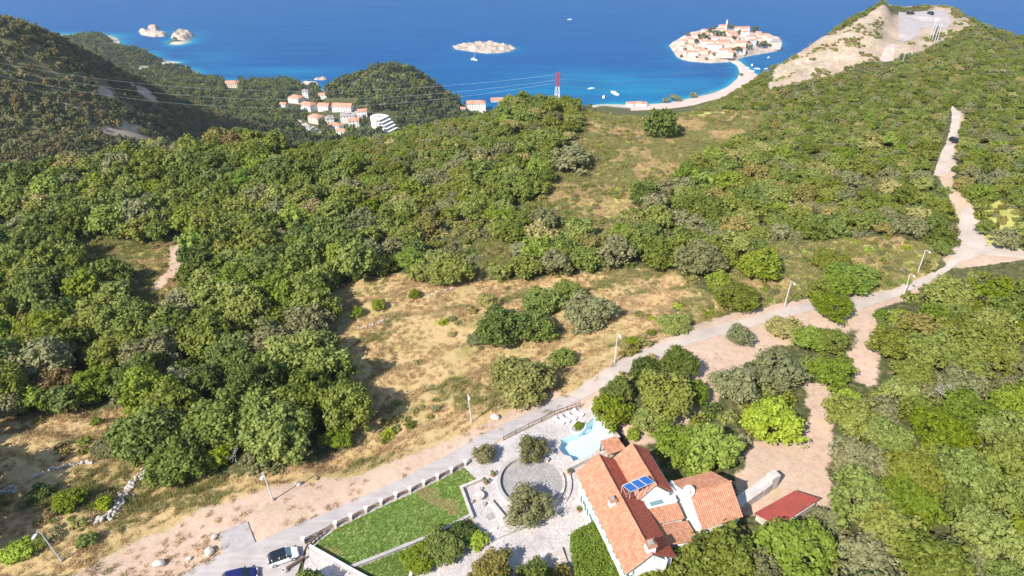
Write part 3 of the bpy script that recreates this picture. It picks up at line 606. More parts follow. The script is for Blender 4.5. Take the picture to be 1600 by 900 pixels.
# sun loungers
def lounger():
    r = empty('sun_lounger', (0,0,0)); 
    MB().box(-.3,.3,-.95,.25,.26,.36).build('seat', M['fabric'], r); MB().bar((0,.27,.34),(0,.95,.75),.6,.1).build('backrest', M['fabric'], r)
    for x in (-.27,.27):
        for y in (-.85,.6): MB().box(x-.03,x+.03,y-.03,y+.03,0,.26).build('leg', M['galv'], r)
    return r
lg = lounger()
for i, (u, v) in enumerate([(873,661),(882,658),(892,654),(903,648)]):
    x, y, _ = P(u, v, 300); o = lg if i == 0 else dup(lg); o.location = (x, y, 300.1); o.rotation_euler = (0,0,math.radians(58))
    tag(o, ['white sun lounger nearest the round patio in the row beside the railing','second white sun lounger from the left beside the terrace railing','third white sun lounger from the left beside the terrace railing','white sun lounger at the far right end of the row, nearest the boundary wall'][i], 'sun lounger', 'white sun loungers beside the terrace railing')
# pool bar: little tiled roof on posts
def local(p, o, a): dx, dy = p[0]-o[0], p[1]-o[1]; return (dx*math.cos(a)+dy*math.sin(a), -dx*math.sin(a)+dy*math.cos(a), p[2])
def tile_slope(parent, a, b, c, d, m, name='roof_tiles', pitch=.27, course=.42, thick=.10):
    """barrel tiles on the slope with eave a-b and ridge d-c"""
    a, b, c, d = map(Vector, (a, b, c, d)); We = max((b-a).length, (c-d).length); Ls = max((d-a).length, (c-b).length)
    nx = max(1, int(We/pitch)); ny = max(1, int(Ls/course)); N = (b-a).cross(d-a).normalized(); N = N if N.z > 0 else -N
    V = []; F = []; at = []
    for i in range(nx):
        for j in range(ny):
            u0 = i/nx; u1 = (i+1)/nx; rv = random.random(); q = random.uniform(-.012, .012)
            for jj, (lift, s) in ((j, (.035, 1.0)), (j+1.08, (0, .86))):
                vv = min(jj/ny, 1.0); l = a.lerp(d, vv); r = b.lerp(c, vv); uw = (r-l); cen = l+uw*((u0+u1)/2); hw = uw*(u1-u0)/2*s
                for tx, tz in ((-1, 0), (-.62, .75), (0, 1.0), (.62, .75), (1, 0)): V.append(cen+hw*tx+N*(tz*thick*.8+lift+q))
            k = len(V)-10; F += [(k+e, k+e+1, k+e+6, k+e+5) for e in range(4)]+[(k, k+1, k+2), (k, k+2, k+3), (k, k+3, k+4)]; at += [rv]*7
    me = mesh_np(name, V, F, [m]); A_ = me.attributes.new('v', 'FLOAT', 'FACE'); A_.data.foreach_set('value', np.array(at, np.float32))
    obj(name, me, parent, kind='stuff')
    return MB().add([a, b, c, d, a-N*.12, b-N*.12, c-N*.12, d-N*.12], [(0,1,2,3),(7,6,5,4),(0,4,5,1),(1,5,6,2),(2,6,7,3),(3,7,4,0)])
def ridge_caps(parent, a, b, m, r=.14):
    a, b = Vector(a), Vector(b); n = int((b-a).length/.38); V = []; F = []
    k = MB()
    for i in range(n): k.tube([a.lerp(b, i/n), a.lerp(b, (i+1.1)/n)], [r, r*.82], 8)
    o = k.build('ridge_tiles', m, parent); o['kind'] = 'stuff'
    A_ = o.data.attributes.new('v', 'FLOAT', 'FACE'); A_.data.foreach_set('value', np.repeat(np.random.RandomState(3).rand(n), len(o.data.polygons)//n).astype(np.float32))
corn = [P(u, v, 302.5) for u, v in [(937,690),(963,682),(979,699),(950,709)]]
br = empty('pool_bar', (corn[0][0], corn[0][1], 300), 0, 'small open pool bar with a single slope clay tile roof', 'shelter')
lc = [(c_[0]-corn[0][0], c_[1]-corn[0][1], 0) for c_ in corn]; zz = (2.7, 2.7, 2.2, 2.2)
q = [Vector((c_[0], c_[1], z)) for c_, z in zip(lc, zz)]
tile_slope(br, q[3], q[2], q[1], q[0], M['tile']).build('roof', M['wood'], br)
for c_, z in zip(q, zz): cc_ = q[0].lerp(q[2], .5); p = c_.lerp(cc_, .12); MB().box(-.08,.08,-.08,.08,0,z-.15).build('post', M['wood'], br, (p.x, p.y, 0))
MB().box(-.9,.9,-.3,.3,0,1.0).build('counter', M['stone'], br, ((q[0].x+q[2].x)/2, (q[0].y+q[2].y)/2, .05), .3)
# ---------------------------------------------------------------- the house
HO = (9.1, 63.1); HA = math.atan2(.296, .957)
house = empty('tiled_house', (*HO, 300), HA, 'large white stone farmhouse with two parallel clay tile roofs and teal shutters', 'house')
def hwall(name, x0, x1, y0, y1, h, m=None, z0=-.3): return MB().box(x0, x1, y0, y1, z0, h).build(name, m or M['white'], house)
def gable_wall(name, x0, xr, x1, y, h0, hr, h1, th=.35, m=None):
    pts = [(x0, h0-1.2), (x1, h1-1.2), (x1, h1), (xr, hr), (x0, h0)]; n = 5
    V = [(p[0], y-th/2, p[1]) for p in pts]+[(p[0], y+th/2, p[1]) for p in pts]
    return MB().add(V, [tuple(range(n)), tuple(range(2*n-1, n-1, -1))]+[(i, i+n, (i+1) % n+n, (i+1) % n) for i in range(n)]).build(name, m or M['white'], house)
def facade(name, x, y0, y1, z1, rows, m):
    """wall in the plane x = const, with real window openings; rows: list of (y centre, z centre, w, h)"""
    ys = sorted({y0, y1, *[r[0]-r[2]/2 for r in rows], *[r[0]+r[2]/2 for r in rows]}); zs = sorted({-.3, z1, *[r[1]-r[3]/2 for r in rows], *[r[1]+r[3]/2 for r in rows]})
    b = MB()
    for i in range(len(ys)-1):
        for j in range(len(zs)-1):
            cy_, cz_ = (ys[i]+ys[i+1])/2, (zs[j]+zs[j+1])/2
            if any(abs(cy_-r[0]) < r[2]/2 and abs(cz_-r[1]) < r[3]/2 for r in rows): continue
            b.box(x, x+.4, ys[i], ys[i+1], zs[j], zs[j+1])
    return b.build(name, m, house)
hwin = [(-2.0-i*2.25, 4.55, .95, 1.35) for i in range(7)]+[(-2.0-i*2.25, 1.6 if i not in (2, 5) else 1.15, .95 if i not in (2, 5) else 1.1, 1.35 if i not in (2, 5) else 2.1) for i in range(7)]
facade('front_wall', .25, -15.75, -.15, 5.85, hwin, M['mint'])
for (yc, zc, w, h) in hwin:
    fm = MB(); fm.box(.33,.39,yc-w/2,yc+w/2,zc-h/2,zc-h/2+.08).box(.33,.39,yc-w/2,yc+w/2,zc+h/2-.08,zc+h/2).box(.33,.39,yc-w/2,yc-w/2+.08,zc-h/2+.08,zc+h/2-.08).box(.33,.39,yc+w/2-.08,yc+w/2,zc-h/2+.08,zc+h/2-.08)
    isdoor = h > 2
    o = fm.build('door' if isdoor else 'window', M['white'], house); MB().box(.42,.45,yc-w/2+.02,yc+w/2-.02,zc-h/2+.02,zc+h/2-.02).build('pane' if not isdoor else 'door_leaf', M['glass'] if not isdoor else M['shutter'], o)
    for s in (-1, 1):
        y_ = yc+s*(w/2+.26); MB().box(.19,.247,y_-.24,y_+.24,zc-h/2,zc+h/2).build('shutter', M['shutter'], o)
hwall('back_wall', 5.0, 5.4, -15.75, -.15, 5.8); gable_wall('gable_wall', .66, 2.8, 5.0, -.35, 5.8, 8.1, 6.0); gable_wall('gable_wall', .66, 2.8, 5.0, -15.55, 5.8, 8.1, 6.0)
hwall('end_wall', .66, 4.99, -.55, -.17, 5.0); hwall('end_wall', .66, 4.99, -15.73, -15.35, 5.0)
hwall('wall', 5.41, 10.3, -6.6, .35, 5.9); gable_wall('gable_wall', 5.6, 8.0, 10.3, .18, 5.9, 8.15, 5.9, .3); gable_wall('gable_wall', 5.6, 8.0, 10.3, -6.75, 5.9, 8.15, 5.9, .28)
MB().box(5.0,6.4,-15.2,-7.2,-.3,5.2).build('wall', M['white'], house)
def slope(a, b, c, d, m, rm=None): tile_slope(house, a, b, c, d, m).build('roof', rm or M['wood'], house)
RZ = 8.45
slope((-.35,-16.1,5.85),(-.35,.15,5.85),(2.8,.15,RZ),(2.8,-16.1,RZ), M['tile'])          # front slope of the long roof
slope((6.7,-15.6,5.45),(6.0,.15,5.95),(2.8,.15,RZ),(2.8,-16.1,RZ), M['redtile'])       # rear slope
ridge_caps(house, (2.8,.2,RZ+.06), (2.8,-16.15,RZ+.06), M['tile'])
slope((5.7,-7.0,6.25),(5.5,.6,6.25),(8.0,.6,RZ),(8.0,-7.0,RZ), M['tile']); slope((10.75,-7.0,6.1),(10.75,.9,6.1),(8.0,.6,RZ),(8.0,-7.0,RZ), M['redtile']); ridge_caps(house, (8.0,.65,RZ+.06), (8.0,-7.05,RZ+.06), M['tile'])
# flat white terrace, lean-to roofs, low side roof
hwall('parapet', 10.85, 11.7, -6.6, 1.0, 4.3); MB().box(10.80,11.75,-6.65,1.05,4.31,4.42).build('coping', M['white'], house)
hwall('roof_terrace', 6.5, 10.9, -8.0, -7.1, 5.3); MB().box(6.45,10.95,-8.05,-7.05,5.31,5.5).build('coping', M['white'], house)
MB().box(7.2,9.0,-7.9,-7.25,5.51,5.60).build('skylight', M['paleglass'], house)
hwall('wall', 6.5, 10.9, -9.9, -8.1, 4.1); slope((6.6,-10.1,4.75),(11.1,-10.1,4.3),(11.1,-8.06,5.0),(6.5,-8.06,5.4), M['tile'])
hwall('wall', 7.1, 11.0, -13.0, -10.2, 3.5); slope((11.4,-13.3,3.8),(11.4,-10.15,3.8),(6.6,-10.15,4.75),(6.7,-13.3,4.75), M['tile'])
# wing
hwall('wing_wall', 12.2, 18.0, -12.0, -4.8, 4.2); 
for x in (12.1, 17.85):
    pts = [(-12.0, 3.6), (-4.8, 3.6), (-4.8, 4.6), (-8.4, 6.75), (-12.0, 4.6)]; V = [(x, p[0], p[1]) for p in pts]+[(x+.3, p[0], p[1]) for p in pts]
    MB().add(V, [tuple(range(5)), tuple(range(9,4,-1))]+[(i, i+5, (i+1) % 5+5, (i+1) % 5) for i in range(5)]).build('gable_wall', M['white'], house)
slope((12.3,-12.4,4.45),(18.5,-12.2,4.45),(18.5,-8.4,7.0),(12.3,-8.4,7.0), M['tile']); slope((12.3,-4.3,4.45),(18.5,-4.3,4.45),(18.5,-8.4,7.0),(12.3,-8.4,7.0), M['tile'])
ridge_caps(house, (12.25,-8.4,7.06), (18.55,-8.4,7.06), M['tile'])
MB().box(11.95,12.28,-12.3,-4.3,3.5,4.75).build('parapet', M['white'], house)
hwall('courtyard_wall', 11.1, 12.1, -13.0, -12.7, 2.6)
for (x, y, s, z, h_, nm) in [(1.6,-7.4,.38,6.3,2.1,'chimney'), (2.9,-15.3,.5,6.8,2.6,'chimney')]:
    o = MB().box(x-s,x+s,y-s,y+s,z,z+h_).build(nm, M['white'], house); MB().box(x-s-.12,x+s+.12,y-s-.12,y+s+.12,z+h_+.01,z+h_+.12).build('chimney_cap', M['tile'], o); MB().box(x-s*.6,x+s*.6,y-s*.6,y+s*.6,z+h_+.13,z+h_+.4).build('flue', M['darkstone'], o)
# solar collectors on their frame, and a satellite dish
sc = [local(P(u, v, z), HO, HA) for u, v, z in [(985,769,308.9),(1024,753,308.9),(1008,742.7,309.9),(972,758.7,309.9)]]
so_ = empty('solar_collector', (0,0,0)); so_.parent = None
so_.location = (HO[0]+sc[0][0]*math.cos(HA)-sc[0][1]*math.sin(HA), HO[1]+sc[0][0]*math.sin(HA)+sc[0][1]*math.cos(HA), 300+8.9); so_.rotation_euler = (0,0,HA)
tag(so_, 'row of three blue solar collectors on a metal frame over the roof valley', 'solar panel')
a, b_, c_, d_ = [Vector((p[0]-sc[0][0], p[1]-sc[0][1], p[2]-308.9)) for p in sc]
for i in range(3):
    f0, f1 = i/3+.006, (i+1)/3-.006; q = [a.lerp(b_, f0), a.lerp(b_, f1), d_.lerp(c_, f1), d_.lerp(c_, f0)]; N = (q[1]-q[0]).cross(q[3]-q[0]).normalized(); N = N if N.z > 0 else -N
    o = MB().add([p-N*.09 for p in q]+[p for p in q], [(3,2,1,0),(4,5,6,7),(0,1,5,4),(1,2,6,5),(2,3,7,6),(3,0,4,7)]).build('collector_frame', M['galv'], so_)
    cen = sum(q, Vector())/4; q2 = [cen+(p-cen)*.90+N*.006 for p in q]; MB().add([p for p in q2]+[p+N*.01 for p in q2], [(3,2,1,0),(4,5,6,7),(0,1,5,4),(1,2,6,5),(2,3,7,6),(3,0,4,7)]).build('glass_panel', M['pv'], o)
for f in (0,.33,.67,1):
    p, q = a.lerp(b_, f), d_.lerp(c_, f)
    MB().bar(p-Vector((0,0,.1)), (p.x, p.y, -2.3), .05).build('strut', M['galv'], so_); MB().bar(q-Vector((0,0,.1)), (q.x, q.y, -2.3), .05).build('strut', M['galv'], so_); MB().bar((p.x, p.y, -1.8), q-Vector((0,0,.15)), .04).build('brace', M['galv'], so_)
tk = local(P(993, 757, 309.2), HO, HA); 
x, y, z = local(P(1076, 772, 306.4), HO, HA); o = empty('satellite_dish', (0,0,0)); w = Matrix.Rotation(HA, 4, 'Z') @ Vector((x, y, 0)); o.location = (HO[0]+w.x, HO[1]+w.y, 305.9); tag(o, 'round white satellite dish on the roof of the right hand wing', 'satellite dish')
V = []; F = []; 
for i in range(6):
    for k in range(20): r_ = i/5*.75; V.append((r_*math.cos(k*math.pi/10), r_*math.sin(k*math.pi/10), .35*(r_/.75)**2))
for i in range(5):
    for k in range(20): F.append((i*20+k, i*20+(k+1) % 20, (i+1)*20+(k+1) % 20, (i+1)*20+k))
d = obj('dish', mesh_np('dish', V, F, [M['boat']], True), o, (0,0,1.1)); d.rotation_euler = (math.radians(40), 0, math.radians(-35)); MB().tube([(0,0,-.6),(0,0,1.1)], .05).build('mast', M['galv'], o); MB().bar((0,0,1.1),(-.35,-.5,1.75),.04).build('feed_arm', M['galv'], o)
# stone ruin wall, shed with red roof
wall('rubble_wall', P3([(1138,808),(1160,789),(1190,768),(1202,758)]), 1.5, 1.7, M['stone'], 'thick pale rubble wall between the wing and the red roofed shed')
x, y, _ = P(1203, 760, 300); tag(MB().box(-.8,.8,-.6,.6,-.3,2.6).build('gate_pillar', M['stone'], None, (x, y, 300), .5), 'tall pale stone pillar at the far end of the rubble wall', 'pillar')
c4 = [P(u, v, z) for u, v, z in [(1178,802,301.5),(1243,766,301.5),(1282,779,302.3),(1215,822,302.3)]]
sh_ = empty('shed', (c4[0][0], c4[0][1], 300), 0, 'long low shed with a plain red metal roof beside the bare yard', 'shed'); q = [Vector((p[0]-c4[0][0], p[1]-c4[0][1], p[2]-300)) for p in c4]
rt = MB(); N = 26
M['redroof'] = mat('red_sheet_roof', (.34,.070,.05), (.26,.06,.045), .6, .8)
V = []; 
for i in range(N*2+1): f = i/(N*2); l = q[0].lerp(q[1], f); r_ = q[3].lerp(q[2], f); z = Vector((0,0,.05*(i % 2))); V += [l+z, r_+z, l+z-Vector((0,0,.06)), r_+z-Vector((0,0,.06))]
F = []; 
for i in range(N*2): k = 4*i; F += [(k, k+1, k+5, k+4), (k+6, k+7, k+3, k+2), (k, k+4, k+6, k+2), (k+1, k+3, k+7, k+5)]
MB().add(V, F).build('roof', M['redroof'], sh_); cen = sum(q, Vector())/4; qq = [cen+(p-cen)*.9 for p in q]; MB().prism([(p.x, p.y) for p in qq], -.4, 1.4).build('wall', M['stone'], sh_)
# ---------------------------------------------------------------- plants
KC = {
 'green': [(.068,.098,.013),(.140,.182,.030),(.215,.245,.052),(.29,.295,.09)],
 'dark': [(.042,.070,.012),(.088,.130,.024),(.145,.185,.040),(.20,.225,.06)],
 'olive': [(.11,.122,.045),(.180,.190,.078),(.25,.245,.112),(.31,.295,.15)],
 'bright': [(.07,.120,.012),(.140,.205,.020),(.205,.265,.034),(.27,.32,.06)],
 'yellow': [(.13,.19,.015),(.23,.32,.028),(.33,.41,.05),(.42,.47,.10)],
 'scrub': [(.14,.145,.035),(.24,.23,.06),(.33,.29,.095),(.40,.33,.13)],
 'rust': [(.12,.09,.03),(.21,.165,.06),(.28,.22,.09),(.25,.24,.08)],
 'pine': [(.040,.060,.020),(.082,.108,.034),(.140,.155,.055),(.19,.19,.08)],
 'hill': [(.062,.076,.022),(.120,.130,.040),(.20,.190,.068),(.26,.22,.09)]}
LM = {k: leafmat(k+'_foliage', c) for k, c in KC.items()}
def crown_np(seed, nc, nl, leaf, flat_=.8, spiky=0, core=True, cf=1.0):
    """crown of leaf clumps; unit radius, stands with its middle at z = 0"""
    r = np.random.RandomState(seed); C_ = []
    while len(C_) < nc:
        d = r.normal(size=3); d /= np.linalg.norm(d)
        if d[2] < -.45: continue
        rad = r.uniform(.42, .84)*(1+.16*math.sin(3*math.atan2(d[1], d[0])+seed)); C_.append((d*rad*[1, 1, flat_], r.uniform(.20, .36)*cf, r.rand()))
    V = []; F = []; A = []; nv = 0
    for c, cr, cv in C_:
        d = r.normal(size=(nl, 3)); d /= np.linalg.norm(d, axis=1)[:, None]
        out = c/np.linalg.norm(c); keep = (d@out) > -.55; d = d[keep]; n = len(d)
        p = c+d*cr*(r.uniform(.72, 1.12, (n, 1)))*[1, 1, .85]
        nn = d+r.normal(size=(n, 3))*.55+[0, 0, .45+spiky]; nn /= np.linalg.norm(nn, axis=1)[:, None]
        t = np.cross(nn, r.normal(size=(n, 3))); t /= np.linalg.norm(t, axis=1)[:, None]; b = np.cross(nn, t)
        L = leaf*r.uniform(.6, 1.35, (n, 1)); w = L*r.uniform(.45, .8, (n, 1))
        q = np.stack([p-t*L, p-b*w+t*L*.1, p+t*L, p+b*w+t*L*.1], 1).reshape(-1, 3)
        V.append(q); F.append(nv+np.arange(n*4).reshape(n, 4)); A.append(np.clip(cv*.38+r.rand(n)*.62, 0, 1)); nv += n*4
    if core:   # leafy mass inside each clump
        for c, cr, cv in C_:
            th = np.linspace(0, 2*np.pi, 7)[:-1]; q = []
            for ph in (-.9, 0, .9):
                for t_ in th: q.append([math.cos(t_+ph)*math.cos(ph), math.sin(t_+ph)*math.cos(ph), math.sin(ph)])
            q = np.array(q)*r.uniform(.75, 1.05, (18, 1))*cr*.60+c; V.append(q)
            fs = [[i*6+k, i*6+(k+1) % 6, (i+1)*6+(k+1) % 6, (i+1)*6+k] for i in range(2) for k in range(6)]+[[12,13,14,15],[12,15,16,17],[3,2,1,0],[5,4,3,0]]
            F.append(nv+np.array(fs)); A.append(cv*.3+r.rand(len(fs))*.3); nv += 18
    return np.concatenate(V), np.concatenate(F), np.concatenate(A)
def crown_mesh(name, data, m, sc=(1,1,1), off=(0,0,0)):
    V, F, A = data; me = mesh_np(name, V*np.array(sc)+np.array(off), F, [m]); a = me.attributes.new('v', 'FLOAT', 'FACE'); a.data.foreach_set('value', A.astype(np.float32)); return me
def trunk_mb(seed, H=1.0, r0=.07, limbs=4):
    r = random.Random(seed); b = MB(); k = MB(); x = y = 0; pts = []
    for i in range(5): pts.append((x, y, -.12+i*.62/4)); x += r.uniform(-.05, .05); y += r.uniform(-.05, .05)
    b.tube(pts, [r0*1.3, r0, r0*.85, r0*.7, r0*.5], 7, False); top = Vector(pts[3])
    for i in range(limbs):
        a = 6.28*i/limbs+r.random(); e = top+Vector((math.cos(a)*.45, math.sin(a)*.45, .25+r.random()*.15)); mid = top.lerp(e, .5)+Vector((0, 0, -.04)); b.tube([Vector(pts[2]), mid, e], [r0*.55, r0*.35, r0*.15], 5, False)
    return b
HI = [crown_np(s, 105, 52, .055, .80, cf=.74) for s in range(6)]
MID = [crown_np(20+s, 58, 30, .082, .80, cf=.84) for s in range(5)]
LOW = [crown_np(40+s, 20, 15, .15, .75) for s in range(5)]
TALL = [crown_np(60+s, 16, 16, .17, 1.0) for s in range(3)]
OLV = [crown_np(80+s, 70, 64, .045, .85, .2) for s in range(2)]
_cm = {}; _tm = {}
def proto_mesh(lod, kind, i):
    key = (lod, kind, i)
    if key not in _cm: _cm[key] = crown_mesh('crown', {'hi': HI, 'mid': MID, 'low': LOW, 'tall': TALL, 'olv': OLV}[lod][i], LM[kind])
    return _cm[key]
for i in range(3):
    b = trunk_mb(i); me = bpy.data.meshes.new('trunk'); me.from_pydata([tuple(p) for p in b.v], [], b.f); me.materials.append(M['bark']); _tm[i] = me
NV = {'hi': 6, 'mid': 5, 'low': 5, 'tall': 3, 'olv': 2}
def tree(name, x, y, z, r, h, kind, lod, label, cat='tree', group=None, parts=True, sy=1.0, rz=None):
    """r crown radius, h total height"""
    i = random.randrange(NV[lod]); rz = random.uniform(0, 6.28) if rz is None else rz; ch = (h*.5 if h > 1.6*r else h*.55)
    if not parts:
        o = obj(name, proto_mesh(lod, kind, i), None, (x, y, z+h-ch), rz, label=label, cat=cat, group=group); o.scale = (r, r*sy, ch/.85); return o
    t = empty(name, (x, y, z), rz, label, cat, group); t.scale = (1, 1, 1)
    c = obj('crown', proto_mesh(lod, kind, i), t, (0, 0, h-ch)); c.scale = (r, r*sy, ch/.85)
    k = obj('trunk', _tm[i % 3], t, (0, 0, 0)); k.scale = (r, r, h*.95)
    return t
PLACED = []
def px_r(u, v, x, y, z, rp): return rp/FPX*proj(np.array(x), np.array(y), np.array(z))[2]
def tree_at(u, v, rp, kind, label, name='tree', cat='tree', hk=1.25, lod='hi', sy=1.0, rz=None, ztop=None):
    """the crown whose middle the pixel shows, rp pixels in radius"""
    x, y, z = hit(u, v, 2); r = float(px_r(u, v, x, y, z, rp)); h = r*hk; x, y, z = hit(u, v, h*.52)
    r = float(px_r(u, v, x, y, z, rp)); h = r*hk; PLACED.append((x, y, r)); return tree(name, x, y, z, r, h, kind, lod, label, cat, None, True, sy, rz)
